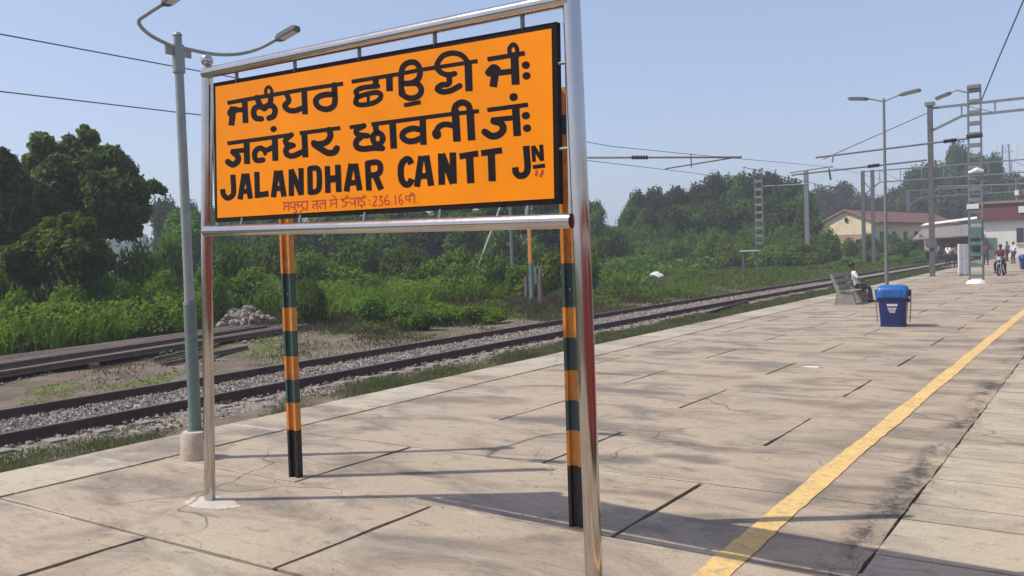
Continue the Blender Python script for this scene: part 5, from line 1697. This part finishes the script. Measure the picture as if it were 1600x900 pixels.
post(798, 472, 1.25, .085, M['old_iron'], 'leftmost of the short dark iron posts beyond the line')
post(823, 476, 1.25, .08, M['old_iron'], 'second short dark iron post, just left of the striped post')
post(845, 483, 1.45, .08, M['old_iron'], 'short dark iron post right of the striped post')
g = on_ground(831, 479, GZ)
sp = empty('striped_post', g, 0, 'tall thin post striped yellow above and green below beyond the line', 'post')
for z0, z1, mm in ((0, 1.3, 'lamp_green'), (1.3, 1.85, 'mast_green'), (1.85, 3.4, 'post_orange')):
    MB().box((0, 0, (z0 + z1) / 2), (.15, .12, z1 - z0)).build('painted_band', M[mm], sp)
for x, z in ((.28, 1.35), (.42, 1.28)):
    MB().box((x, 0, z), (.22, .05, .7)).build('green_plate', M['mast_green'], sp)

# heap of pale stones beyond the rail stack
hp = empty('stone_heap', (-26.8, 21.4, GZ), -.5, 'heap of pale broken stones beyond the rail stack', 'stone heap')
stones = []
for i in range(4):
    m = MB().ball((0, 0, 0), .16, 7, 5)
    m.v = [(x * rnd.uniform(.75, 1.3), y * rnd.uniform(.75, 1.3), z * rnd.uniform(.6, 1.1)) for x, y, z in m.v]
    stones.append(m.mesh('stone', M['stone']))
for i in range(150):
    x = rnd.uniform(-2.3, 1.9)
    top = .62 * (1 - abs(x) / 3.4) + .12
    y = rnd.gauss(0, .35)
    z = max(.05, rnd.uniform(0, top) * (1 - min(.8, abs(y) * .8)))
    o = bpy.data.objects.new('stone', rnd.choice(stones))
    C.objects.link(o)
    o.parent = hp
    o.location = (x, y, z)
    o.rotation_euler = (rnd.uniform(0, 6), rnd.uniform(0, 6), rnd.uniform(0, 6))
    s = rnd.uniform(.5, 1.15)
    o.scale = (s, s, s)
# low crumbling wall
A_, B_ = Vector((-33.5, 30.0, GZ - .1)), Vector((-22.8, 41.5, GZ - .1))
wall = empty('low_wall', (0, 0, 0), 0, 'low crumbling pale brick wall beyond the line below the name board', 'wall')
d = (B_ - A_)
L = d.length
d.normalize()
s = Vector((d.y, -d.x, 0))
rings = []
for i in range(46):
    t = i / 45
    h = .62 + .12 * math.sin(i * .9) + rnd.uniform(-.08, .08)
    c = A_ + d * L * t
    rings.append([c - s * .15, c - s * .15 + Vector((0, 0, h)), c + s * .15 + Vector((0, 0, h + rnd.uniform(-.04, .04))), c + s * .15])
MB().loft(rings).build('core', M['brick'], wall)
for i in range(120):
    t = rnd.uniform(0.01, .99)
    c = A_ + d * L * t
    row = rnd.randint(0, 4)
    MB().box(c + s * (.16 + rnd.uniform(-.01, .03)) + Vector((0, 0, .08 + row * .13)), (.30, .09, .10), (0, 0, math.atan2(d.y, d.x))).build('brick', M['brick'], wall)
# pale hoop and small table-like frame far right of the line
g = at(1024, 419, 68)
m = MB().ball((0, 0, .22), .42, 12, 8, (1.15, .6, .6)).ball((.4, -.1, .15), .28, 10, 7, (1, .7, .6))
m.v = [(x + rnd.uniform(-.05, .05), y + rnd.uniform(-.05, .05), max(0, z + rnd.uniform(-.07, .07))) for x, y, z in m.v]
o = m.build('plastic_sack', M['white_paint'])
o.location = (g.x, g.y, GZ + .12)
tag(o, 'crumpled white plastic sack lying in the scrub beyond the line', 'sack')
g = on_ground(1172, 428, GZ)
fr = empty('iron_frame', g, .2, 'small dark iron frame with a pale top plate beside the distant lattice mast', 'frame')
for x in (-.55, .55):
    MB().box((x, 0, .95), (.16, .14, 1.9)).build('leg', M['galv_dark'], fr)
MB().box((0, 0, 1.95), (1.5, .6, .1)).build('top_plate', M['station_white'], fr)
for i, (px, py, z1, lb) in enumerate(((1240, 412, 2.3, 'dark post in the scrub left of the cream gabled building'), (1276, 410, 2.1, 'dark post in the scrub before the cream gabled building'))):
    post(px, py, z1, .13, M['galv_dark'], lb)
post(1321, 409, 3.1, .16, M['station_white'], 'pale concrete post standing in front of the cream gabled building')
# scrap timber lying in the scrub
for i, (px, py, dep, ln, rz) in enumerate(((1050, 405, 88, 4.5, .5), (1100, 404, 90, 5.0, .35), (1140, 405, 92, 4.5, .2), (1120, 399, 96, 4.0, .3))):
    g = at(px, py, dep)
    o = MB().tube([(-ln / 2, 0, .1), (0, .1, .35), (ln / 2, 0, .3)], [.25, .32, .2], 7).build('fallen_log', M['old_iron'])
    o.location = (g.x, g.y, GZ)
    o.rotation_euler = (0, 0, rz)
    tag(o, ('leftmost dark fallen log before the wooded slope', 'second dark fallen log from the left before the wooded slope', 'rightmost dark fallen log before the wooded slope', 'dark fallen log lying farthest back before the wooded slope')[i], 'log', 'dark logs lying before the wooded slope')
# dark piece of rubbish on the platform
p = on_ground(1268, 574)
o = MB().prism([(p.x - .14, p.y - .05), (p.x + .12, p.y - .07), (p.x + .15, p.y + .04), (p.x - .05, p.y + .08)], .003, .012).build('paper_scrap', M['white_paint'])
tag(o, 'small white scrap of paper lying on the platform slabs', 'litter')

# ------------------------------------------------------------------ coach standing at the platform (mirrored in the steel posts)
co = empty('train_coach', (2.05, -5.0, -.75), 0, 'red railway coach standing at the right-hand platform edge', 'train coach')
X0, X1, Y0, Y1 = -1.45, 1.45, -13.0, 9.0
prof = [(X0, .95), (X0, 3.35), (X0 + .25, 3.75), (X0 + .9, 4.05), (X1 - .9, 4.05), (X1 - .25, 3.75), (X1, 3.35), (X1, .95)]
MB().loft([[(x, y, z) for x, z in prof] for y in (Y0, Y1)]).build('body', M['train_red'], co)
MB().loft([[(x * 1.004, y, z + .012) for x, z in prof[1:7]] for y in (Y0, Y1)]).build('roof', M['train_roof'], co)
MB().box((X0 - .008, -2, 2.95), (.02, 21.9, .18)).build('stripe', M['train_cream'], co)
for i in range(11):
    y = Y0 + 2.6 + i * 1.72
    if y > 2.2:
        continue
    w = MB().box((X0 - .008, y, 2.35), (.02, 1.05, .75)).build('window', M['dark_glass'], co)
    MB().box((X0 - .025, y, 2.75), (.03, 1.15, .05)).box((X0 - .025, y, 1.95), (.03, 1.15, .05)).box((X0 - .025, y - .55, 2.35), (.03, .05, .8)).box((X0 - .025, y + .55, 2.35), (.03, .05, .8)).build('window_frame', M['train_cream'], w)
dr = MB().box((X0 - .008, 5.1, 2.1), (.02, .8, 2.0)).build('door', M['train_red'], co)
MB().box((X0 - .022, 5.1, 2.6), (.02, .45, .6)).build('window', M['dark_glass'], dr)
MB().tube([(X0 - .06, 4.6, 1.4), (X0 - .06, 4.6, 2.7)], .016, 8).build('handrail', M['chrome'], dr)
MB().box((0, -2, .80), (2.4, 21.5, .25)).build('underframe', M['rubber'], co)
for yb in (-9.8, -7.2, 3.4, 6.0):
    for s in (-.84, .84):
        MB().tube([(s - .06, yb, .45), (s + .06, yb, .45)], .45, 20).build('wheel', M['rail'], co)
for k_, yc in enumerate((17.6, 40.2)):
    copy_tree(co, (2.05, yc, -.75), 0, 'red railway coach standing %s at the right-hand platform edge' % ('next ahead of the nearest one', 'third in line')[k_])

# ------------------------------------------------------------------ vegetation
def leaf_quads(centres, normals, size, rs, aspect=.55, bend=0.0):
    n = len(centres)
    nr = normals + rs.normal(0, .55, (n, 3))
    nr /= np.linalg.norm(nr, axis=1)[:, None] + 1e-9
    t = rs.normal(0, 1, (n, 3))
    t -= nr * (t * nr).sum(1)[:, None]
    t /= np.linalg.norm(t, axis=1)[:, None] + 1e-9
    b = np.cross(nr, t)
    s = size * rs.uniform(.6, 1.45, (n, 1))
    a = aspect
    q = np.stack([centres - t * s, centres + b * s * a - t * s * .1, centres + t * s, centres - b * s * a + t * s * .1], 1)
    q[:, 2] -= nr * s * .25
    return q.reshape(-1, 3)


def crown_mesh(name, lobes, n, leaf, mat, seed, shell=.5, flat=1.0):
    """lobes: (x, y, z, r[, sz]); leaves grow through the outer part of every lobe"""
    rs = np.random.RandomState(seed)
    L = np.array([(l + (1.0,) * (5 - len(l)))[:5] for l in lobes])
    w = L[:, 3] ** 2
    idx = rs.choice(len(L), n, p=w / w.sum())
    d = rs.normal(0, 1, (n, 3))
    d /= np.linalg.norm(d, axis=1)[:, None]
    # ragged outline: radius varies with direction
    ph = rs.uniform(0, 6.28, (len(L), 3))
    wob = 1 + .16 * np.sin(3.1 * d[:, 0] * 2 + ph[idx, 0]) + .14 * np.sin(4.3 * d[:, 1] * 2 + ph[idx, 1]) + .12 * np.sin(5.1 * d[:, 2] * 2 + ph[idx, 2])
    rad = L[idx, 3] * wob * (1 - shell * rs.uniform(0, 1, n) ** 1.6)
    # sprays: leaves gather in little tufts
    tuft = rs.normal(0, 1, (len(L), 46, 3))
    tuft /= np.linalg.norm(tuft, axis=2)[..., None]
    tn = tuft[idx, rs.randint(0, 46, n)]
    d2 = d * .45 + tn * .9
    d2 /= np.linalg.norm(d2, axis=1)[:, None]
    k = rs.uniform(0, 1, n) < .7
    d = np.where(k[:, None], d2, d)
    c = L[idx, :3] + d * rad[:, None] * np.stack([np.ones(n), np.ones(n), L[idx, 4]], 1)
    nrm = d * np.array([1, 1, .6]) + np.array([0, 0, .55])
    return fast_mesh(name, leaf_quads(c, nrm, leaf, rs), 4, mat)


def auto_lobes(rs, n, sx, sz, cz, r):
    out = []
    for i in range(n):
        a = rs.uniform(0, 6.28)
        q = rs.uniform(0, 1) ** .5
        z = rs.uniform(-1, 1)
        k_ = math.sqrt(max(0.05, 1 - z * z * .8))
        out.append((sx * q * k_ * math.cos(a), sx * q * k_ * math.sin(a), cz + sz * z, r * rs.uniform(.65, 1.25)))
    return out


def trunk_mb(h, r, rs, limbs=5, reach=.35):
    m = MB()
    pts = [Vector((0, 0, -.2))]
    for i in range(1, 6):
        pts.append(Vector((rs.uniform(-.02, .02) * h, rs.uniform(-.02, .02) * h, h * i / 6)))
    m.tube(pts, [r * 1.3, r, r * .85, r * .7, r * .5, r * .3], 9)
    for i in range(limbs):
        z = h * rs.uniform(.3, .7)
        a = rs.uniform(0, 6.28)
        q = reach * h * rs.uniform(.6, 1.1)
        m.tube([(0, 0, z), (math.cos(a) * q * .5, math.sin(a) * q * .5, z + h * .12), (math.cos(a) * q, math.sin(a) * q, z + h * .28)], [r * .5, r * .32, r * .12], 6)
    return m


pr = random.Random(5)
PROTO = {}


def proto(key, name, mat, n, leaf, lobes, trunk_h, seed, trunk_r=.035):
    crown = crown_mesh(name + '_crown', lobes, n, leaf, mat, seed)
    tr = trunk_mb(trunk_h, trunk_r, pr).mesh(name + '_trunk', M['bark'])
    PROTO[key] = (name, crown, tr)


# unit trees: height 1
for i, mat in enumerate((L1, L1, L2)):
    rs = random.Random(20 + i)
    proto('tree%d' % i, 'broadleaf_tree', mat, 9500, .026, auto_lobes(rs, 17, .27, .25, .63, .15), .72, 40 + i)
for i, mat in enumerate((L2, L3, L2)):
    rs = random.Random(30 + i)
    lob = auto_lobes(rs, 15, .62, .22, .42, .27)
    proto('bush%d' % i, 'bush', mat, 7500, .042, lob, .5, 60 + i, .03)
rs = random.Random(77)
proto('tall0', 'tall_tree', L1, 9000, .024, auto_lobes(rs, 16, .17, .33, .62, .12), .8, 71)


def plant(key, loc, h, w, label, cat, group=None, rz=None, name=None):
    nm, crown, tr = PROTO[key]
    o = empty(name or nm, loc, rnd.uniform(0, 6.28) if rz is None else rz, label, cat, group)
    for part, me_ in (('crown' if cat == 'tree' else 'foliage', crown), ('trunk' if cat == 'tree' else 'stem', tr)):
        c = bpy.data.objects.new(part, me_)
        C.objects.link(c)
        c.parent = o
    o.scale = (w, w, h)
    return o


def plant_px(key, px, top, dep, wpx, label, cat, group=None, name=None, basew=1.0):
    """plant by surveyed outline: column px, top row, distance, width in px"""
    b = at(px, 420, dep)
    t = at(px, top, dep)
    h = t.z - GZ
    w = wpx / FOC * dep
    span = {'t': .82, 'b': 1.55}[key[0]]
    return plant(key, (b.x, b.y, GZ), h / 1.06, w / span, label, cat, group, name=name)


# --- the large dark tree at the left, its crown built to its own outline
def traced_tree(px0, dep, lobes_px, label, mat, n, leaf, seed, name='broadleaf_tree', trunk=True, cat='tree', shell=.55):
    b = at(px0, 420, dep)
    fx = Vector((ray(800, 450).x, ray(800, 450).y, 0)).normalized()
    lobes = []
    rs = random.Random(seed)
    for px, py, r in lobes_px:
        q = at(px, py, dep + rs.uniform(-.9, .9))
        rr = r / FOC * dep
        lobes.append((q.x - b.x, q.y - b.y, q.z - GZ, rr))
        back = fx * rr * rs.uniform(.8, 1.4)
        for _ in range(3):
            a1, a2 = rs.uniform(0, 6.28), rs.uniform(-.5, 1.3)
            e = rr * rs.uniform(.8, 1.15)
            lobes.append((q.x - b.x + e * math.cos(a1) * math.cos(a2), q.y - b.y + e * math.sin(a1) * math.cos(a2), q.z - GZ + e * math.sin(a2), rr * rs.uniform(.22, .42)))
        rr *= .88
        lobes.append((q.x - b.x + back.x, q.y - b.y + back.y, q.z - GZ - rr * .2, rr * .95))
    o = empty(name, (b.x, b.y, GZ), 0, label, cat)
    me_ = crown_mesh(name + '_crown', lobes, n, leaf, mat, seed, shell)
    c = bpy.data.objects.new('crown' if cat == 'tree' else 'foliage', me_)
    C.objects.link(c)
    c.parent = o
    hmax = max(l[2] for l in lobes)
    if trunk:
        trunk_mb(hmax * .85, .035 * hmax, rs, 8, .3).build('trunk' if cat == 'tree' else 'stem', M['bark'], o)
    return o


traced_tree(140, 36, [(65, 225, 17), (75, 245, 22), (52, 262, 18), (137, 212, 13), (135, 235, 20), (110, 235, 18), (100, 262, 26), (140, 265, 30), (170, 250, 20), (182, 240, 9), (192, 262, 18), (200, 285, 20),
                      (165, 300, 32), (120, 305, 34), (75, 300, 30), (45, 300, 20), (215, 300, 16), (238, 291, 10), (252, 296, 6), (210, 325, 20), (170, 340, 30), (120, 345, 30), (75, 340, 26), (200, 355, 18), (45, 345, 20)],
            'large dark spreading tree with a ragged top at the left', L5, 60000, .125, 3)
traced_tree(0, 32, [(5, 250, 16), (-20, 265, 24), (18, 285, 22), (-10, 300, 30), (20, 330, 26), (-30, 340, 36), (10, 365, 26), (28, 310, 14)],
            'dark tree cut off by the left edge of the picture', L5, 26000, .12, 4)
traced_tree(95, 29, [(85, 362, 20), (112, 352, 17), (130, 358, 16), (60, 378, 20), (95, 385, 26), (130, 385, 22), (40, 395, 18), (155, 400, 20), (70, 410, 26), (115, 412, 28), (30, 425, 24), (15, 405, 20)],
            'rounded pale green bush in front of the large dark tree', L2, 26000, .10, 6, 'bush', True, 'bush')
BL_ = 'bushes lining the far side of the railway line'
for i, (key, px, top, dep, w, lb) in enumerate((
        ('bush0', -25, 380, 27, 110, 'dark leafy bush at the left edge below the trees'),
        ('bush0', 55, 388, 35, 130, 'shaded bush behind the rounded pale green bush'),
        ('bush2', 130, 385, 37, 120, 'shaded bush under the middle of the large dark tree'),
        ('bush0', 0, 400, 34, 110, 'shaded bush under the tree cut off by the left edge'),
        ('bush1', 15, 440, 25, 90, 'low bright green bush behind the end of the rail stack'),
        ('bush1', 95, 432, 26.5, 110, 'bright green sprawling bush below the rounded pale bush'),
        ('bush2', 165, 388, 30, 95, 'leafy green bush right of the rounded pale bush'),
        ('bush1', 185, 435, 28.5, 110, 'low bright green bush behind the middle of the rail stack'),
        ('bush0', 215, 365, 36, 80, 'mid green bush under the right side of the large tree'),
        ('bush1', 245, 408, 31, 90, 'bright leafy bush left of the near lamp post'),
        ('bush2', 265, 350, 44, 80, 'rounded bush behind the near lamp post'),
        ('bush1', 270, 445, 30, 80, 'low green bush at the foot of the near lamp post line'),
        ('bush2', 350, 365, 40, 95, 'green bush just right of the left steel post'),
        ('bush1', 380, 405, 36, 90, 'bright bush behind the stone heap'),
        ('bush1', 330, 420, 34, 70, 'small bright bush left of the stone heap'),
        ('bush0', 430, 352, 50, 100, 'bush behind the left banded post'),
        ('bush2', 480, 425, 31, 60, 'broad leaved small bush beside the left banded post'),
        ('bush1', 500, 380, 43, 110, 'tall grassy bush right of the left banded post'),
        ('bush2', 565, 360, 50, 110, 'round dark bush below the middle of the name board'),
        ('bush1', 560, 405, 42, 90, 'light green bush below the middle of the name board'),
        ('bush2', 640, 372, 47, 100, 'bush with fine leaves below the word ending of the board'),
        ('bush1', 700, 378, 46, 90, 'bright bush left of the leaning pale stay'),
        ('bush2', 700, 408, 41, 80, 'dark low bush at the foot of the pale stay'),
        ('bush0', 770, 385, 44, 100, 'spreading bush around the thin grey mast'),
        ('bush1', 850, 382, 43, 90, 'light bush behind the striped post'),
        ('bush1', 820, 405, 41, 70, 'small bright bush behind the short iron posts'),
        ('bush2', 905, 385, 46, 80, 'bush directly behind the right steel post'),
        ('bush2', 590, 455, 30, 90, 'low trackside bush below the name board centre'),
        ('bush1', 690, 465, 29.5, 80, 'low green weeds bush left of the short iron posts'),
        ('bush1', 750, 472, 29, 90, 'low trackside bush in front of the pale stay'),
        ('bush2', 650, 480, 27, 70, 'lowest trackside bush nearest the rails below the board'),
)):
    plant_px(key, px, top, dep, w, lb, 'bush', BL_)
# --- behind them
for i, (key, px, top, dep, w, lb) in enumerate((
        ('tree0', 262, 303, 95, 60, 'grey green distant tree left of the near lamp post'),
        ('tree1', 300, 312, 100, 60, 'distant tree directly behind the near lamp post'),
        ('tree2', 345, 318, 90, 80, 'distant tree behind the left steel post'),
        ('tree2', 430, 310, 80, 110, 'distant tree hidden behind the left half of the board'),
        ('tree2', 520, 305, 78, 130, 'distant tree hidden behind the board centre'),
        ('tree2', 620, 305, 80, 130, 'distant tree hidden right of the board centre'),
        ('tree1', 710, 300, 76, 120, 'brownish dark tree showing under the board right of centre'),
        ('tree0', 790, 305, 74, 110, 'dark tree showing under the board beside the thin mast'),
        ('tree1', 860, 300, 76, 110, 'dark tree behind the right banded post'),
        ('tree2', 930, 308, 98, 60, 'grey green tree just right of the right steel post'),
        ('bush2', 950, 345, 84, 70, 'bush right of the right steel post'),
        ('tree1', 998, 296, 108, 55, 'leftmost tall tree of the wooded slope'),
)):
    plant_px(key, px, top, dep, w, lb, 'tree' if key[0] == 't' else 'bush')
for i in range(9):
    plant_px(('tree2', 'bush2', 'tree1')[i % 3], 300 + i * 72, 322 + (i * 5) % 9, 66 + (i * 7) % 12, 105, '%s from left in the row of green trees seen under the board' % ('first', 'second', 'third', 'fourth', 'fifth', 'sixth', 'seventh', 'eighth', 'ninth')[i], 'tree', 'row of trees under the board')
WS = 'trees of the wooded slope beyond the line'
slope = [('tree0', 1030, 290, 112, 62), ('tree1', 1058, 291, 116, 55), ('tree0', 1088, 284, 118, 58), ('tree1', 1118, 269, 122, 62), ('tree2', 1150, 266, 122, 62), ('tree0', 1180, 264, 120, 62), ('tree1', 1210, 268, 120, 60), ('tree0', 1236, 276, 118, 56), ('tree2', 1258, 292, 114, 50),
         ('tree2', 985, 318, 104, 44), ('tree2', 1015, 322, 102, 54), ('tree0', 1050, 320, 104, 60), ('tree2', 1085, 315, 106, 60), ('tree1', 1120, 312, 108, 60), ('tree2', 1160, 308, 108, 64), ('tree0', 1200, 305, 106, 62), ('tree2', 1235, 312, 104, 56), ('tree2', 1262, 325, 100, 46)]
ORD = ['first', 'second', 'third', 'fourth', 'fifth', 'sixth', 'seventh', 'eighth', 'ninth', 'tenth', 'eleventh', 'twelfth', 'thirteenth', 'fourteenth', 'fifteenth', 'sixteenth', 'seventeenth', 'eighteenth', 'nineteenth', 'twentieth']
for i, (key, px, top, dep, w) in enumerate(slope):
    plant_px(key, px, top, dep, w * 1.15, '%s from left of the %s trees on the wooded slope' % (ORD[i % 9], 'tall topmost' if i < 9 else 'lower lighter'), 'tree', WS)
SB = 'shrubs in front of the wooded slope'
for i in range(34):
    px = 915 + i * 11.2
    row = i % 3
    plant_px(('bush0', 'bush2', 'bush1')[(i * 7) % 3], px + rnd.uniform(-5, 5), (350, 364, 376)[row] + rnd.uniform(-6, 6), (98, 92, 86)[row] + rnd.uniform(-3, 3), 62, 'one of the rounded shrubs massed in front of the wooded slope', 'bush', SB)
FS = 'scrub bushes beside the far part of the line'
for i, (px, top, dep, w) in enumerate(((930, 402, 74, 60), (965, 404, 72, 60), (985, 408, 76, 40), (940, 425, 58, 50), (1090, 418, 70, 36), (1060, 428, 62, 34), (1120, 425, 66, 40), (1150, 415, 78, 36), (1200, 412, 84, 40), (1235, 408, 90, 40), (1260, 414, 78, 40), (1300, 408, 84, 46), (1330, 400, 92, 40), (1345, 392, 98, 40), (1395, 396, 90, 40), (1425, 400, 88, 46), (1370, 388, 100, 40), (1290, 372, 102, 50), (1255, 368, 104, 46), (1335, 366, 104, 44), (1375, 368, 104, 44), (1415, 372, 108, 44), (1362, 357, 103, 40), (1396, 358, 105, 42), (1432, 362, 108, 40), (1440, 388, 100, 36))):
    plant_px(('bush1', 'bush2')[i % 2], px, top, dep, w, 'one of the low scrub bushes growing beside the far part of the line', 'bush', FS)
DT = 'dark tall trees at the right'
for i, (key, px, top, dep, w) in enumerate(sorted((('tree0', 1288, 288, 190, 52), ('tree1', 1318, 284, 195, 56), ('tree0', 1345, 300, 190, 50), ('tree1', 1376, 306, 185, 50), ('tree0', 1405, 290, 180, 44), ('tree1', 1430, 262, 178, 60), ('tree0', 1462, 250, 176, 66), ('tree1', 1498, 222, 174, 62), ('tall0', 1512, 228, 178, 50), ('tree0', 1530, 240, 172, 60), ('tree1', 1556, 240, 174, 44), ('tree0', 1540, 268, 168, 70), ('tree1', 1586, 270, 168, 66), ('tree0', 1622, 266, 168, 66), ('tree0', 1425, 300, 166, 62), ('tree1', 1475, 290, 164, 70), ('tree0', 1390, 318, 168, 56), ('tree1', 1520, 296, 160, 70), ('tree0', 1575, 300, 158, 70)), key=lambda t_: t_[1])):
    plant_px(key, px, top, dep, w * 1.1, '%s from left of the tall dark trees behind the buildings at right' % ORD[i], 'tree', DT)


# --- grass, weeds
def patchy(x, y, s=1.0):
    return (np.sin(x * 1.31 * s + 1.9 * np.sin(y * .83 * s)) + np.sin(y * 1.17 * s + 1.3 * np.sin(x * .71 * s + 2)) + np.sin((x * .8 + y) * 2.6 * s)) / 3


def blades(name, x, y, z, h, w, mat, label, seed):
    rs = np.random.RandomState(seed)
    n = len(x)
    a = rs.uniform(0, 6.28, n)
    ln = rs.normal(0, .35, (n, 2)) * h[:, None]
    b = np.stack([x, y, z], 1)
    s = np.stack([np.cos(a) * w, np.sin(a) * w, np.zeros(n)], 1)
    mid = b + np.stack([ln[:, 0] * .35, ln[:, 1] * .35, h * .6], 1)
    tip = b + np.stack([ln[:, 0], ln[:, 1], h], 1)
    q = np.stack([b - s, b + s, mid + s * .7, tip], 1).reshape(-1, 3)
    o = bpy.data.objects.new(name, fast_mesh(name, q, 4, mat))
    C.objects.link(o)
    return tag(o, label, kind='stuff')


def gh(x, y):
    return np.array([ground_height(a, b) for a, b in zip(x, y)])


rs = np.random.RandomState(5)
n = 260000
y = 2.5 + 75 * rs.uniform(0, 1, n) ** 1.5
x = np.array([edge_x(v) for v in y]) - rs.uniform(0.0, 1.0, n) * 2.0
pt = patchy(x, y, 1.1) + rs.uniform(-.5, .5, n) + np.clip((y - 12) * .03, -.2, .35) + np.clip((-(x + 9.2)) * -.0, -1, 1)
k = (pt > np.clip(.08 - (y - 8) * .09, -.45, .08))
x, y, pt = x[k], y[k], pt[k]
blades('verge_grass', x, y, gh(x, y), rs.uniform(.012, .045, len(x)) * (1 + np.clip(pt, 0, 1) * 1.0) * (1 + y * .03), .0035 + .0003 * y, M['grass'], 'rough green grass on the strip between platform and rails', 1)
n = 130000
y = 3 + 105 * rs.uniform(0, 1, n) ** 1.4
x = -14.4 - 34 * rs.uniform(0, 1, n) ** 1.3
pt = patchy(x, y, .45) + patchy(x, y, 1.7) * .4 + rs.uniform(-.4, .4, n) + np.clip((y - 18) * .03, -.35, .75) + np.clip((-x - 24) * .08, -.2, .7)
k = (pt > .25)
x, y, pt = x[k], y[k], pt[k]
dist = np.hypot(x, y)
blades('field_grass', x, y, gh(x, y), rs.uniform(.02, .07, len(x)) * (1 + np.clip(dist - 16, 0, 40) * .06), .004 + .0006 * np.clip(dist - 8, 0, 200), M['grass'], 'patchy green grass and weeds beyond the railway line', 2)
n = 150000
y = 7 + 50 * rs.uniform(0, 1, n)
x = -14.8 - 17 * rs.uniform(0, 1, n)
pt = patchy(x, y, .6) + rs.uniform(-.3, .3, n)
k = (pt > .45 - np.clip((y - 12) * .06, 0, .75) + np.clip((y - 34) * .12, 0, 3)) & (x < -15.2 - np.clip(16 - y, 0, 9) * 0)
x, y = x[k], y[k]
ff = np.clip((y - 14) * .08, 0, 1) * np.clip((-x - 15.5) * .35, .12, 1)
blades('dry_grass', x, y, gh(x, y), rs.uniform(.04, .10, len(x)) + rs.uniform(.0, .38, len(x)) * ff, .005 + .0003 * y, M['grass_dry'], 'dull brownish tall grass around the low wall beyond the line', 3)


def clear_of_heap(x, y):
    """nothing tall grows right on and in front of the stone heap"""
    ax, ay, bx, by = -27.0, 21.6, -22.5, 18.0
    t = np.clip(((x - ax) * (bx - ax) + (y - ay) * (by - ay)) / ((bx - ax) ** 2 + (by - ay) ** 2), 0, 1)
    return np.hypot(x - ax - t * (bx - ax), y - ay - t * (by - ay)) > 2.0


def weed_leaves(name, n, xr, yr, h, size, mat, thr, sc, label, seed):
    rs_ = np.random.RandomState(seed)
    x = rs_.uniform(*xr, n)
    y = rs_.uniform(*yr, n)
    p_ = patchy(x, y, sc)
    k_ = (p_ + rs_.uniform(-.15, .15, n) > thr) & clear_of_heap(x, y)
    x, y, p_ = x[k_], y[k_], p_[k_]
    hh = h * np.clip((p_ - thr) * 1.6 + .25, .2, 1.2)
    z = gh(x, y) + hh * rs_.uniform(.1, 1, len(x)) ** .7
    c = np.stack([x, y, z], 1)
    q = leaf_quads(c, np.tile([[0., 0., 1.]], (len(x), 1)), size, rs_, .6)
    o = bpy.data.objects.new(name, fast_mesh(name, q, 4, mat))
    C.objects.link(o)
    return tag(o, label, kind='stuff')


weed_leaves('leafy_weeds', 34000, (-25, -16.5), (19, 48), .5, .05, L2, .25, .7, 'knee high leafy weeds on the bank beyond the rails', 8)
weed_leaves('undergrowth', 120000, (-42, -23.5), (10, 44), 1.1, .062, L3, -.35, .6, 'lush green undergrowth filling the ground below the bushes', 9)
weed_leaves('far_undergrowth', 60000, (-95, -30), (44, 130), 1.3, .20, L2, -.3, .25, 'dense green undergrowth below the wooded slope', 10)
weed_leaves('trackside_weeds', 9000, (-20.5, -14.6), (7, 19), .16, .03, L3, .35, .9, 'small bright green weeds on the earth between line and rail stack', 12)
weed_leaves('far_verge_weeds', 90000, (-44, -15.8), (34, 130), .42, .09, L2, -.12, .35, 'green scrub beside the far part of the line', 13)

n = 60000
rs = np.random.RandomState(17)
x = -23.5 - 17 * rs.uniform(0, 1, n)
y = 10 + 38 * rs.uniform(0, 1, n)
k = (patchy(x, y, .8) + rs.uniform(-.3, .3, n) > .0) & clear_of_heap(x, y)
x, y = x[k], y[k]
blades('tall_grass', x, y, gh(x, y), rs.uniform(.35, 1.15, len(x)), .011 + .0003 * y, L3, 'tall green grass standing among the bushes beyond the line', 18)

# distant belt of woodland closing the horizon
rs = np.random.RandomState(31)
c_, nn_ = [], []
for i in range(70):
    a = math.radians(-78 + i * 1.45)
    R_ = rs.uniform(300, 420)
    cx, cy, hh = R_ * math.sin(a), R_ * math.cos(a), rs.uniform(9, 15)
    q = rs.normal(0, 1, (700, 3))
    q /= np.linalg.norm(q, axis=1)[:, None]
    q[:, 2] = np.abs(q[:, 2])
    c_.append(q * np.array([13, 13, hh]) * (1 + .15 * np.sin(q[:, :1] * 9 + i)) + [cx, cy, -1])
    nn_.append(q)
c_, nn_ = np.concatenate(c_), np.concatenate(nn_)
o = bpy.data.objects.new('distant_woodland', fast_mesh('distant_woodland', leaf_quads(c_, nn_, 1.5, rs), 4, L1))
C.objects.link(o)
tag(o, 'hazy far-off belt of woodland on the horizon', kind='stuff')

# ------------------------------------------------------------------ hazy air
hz = MB().box((0, 1150, 18.0), (3100, 3200, 42.0))
haze = hz.build('haze', [])
hm = bpy.data.materials.new('hazy_air')
hm.use_nodes = True
nt = hm.node_tree
nt.nodes.remove(nt.nodes['Principled BSDF'])
pv = nt.nodes.new('ShaderNodeVolumePrincipled')
pv.inputs['Color'].default_value = (0.80, 0.86, 1.0, 1)
pv.inputs['Density'].default_value = HAZE_DENSITY
pv.inputs['Anisotropy'].default_value = 0.2
nt.links.new(pv.outputs[0], nt.nodes['Material Output'].inputs['Volume'])
haze.data.materials.append(hm)
tag(haze, 'pale hazy air', kind='stuff')
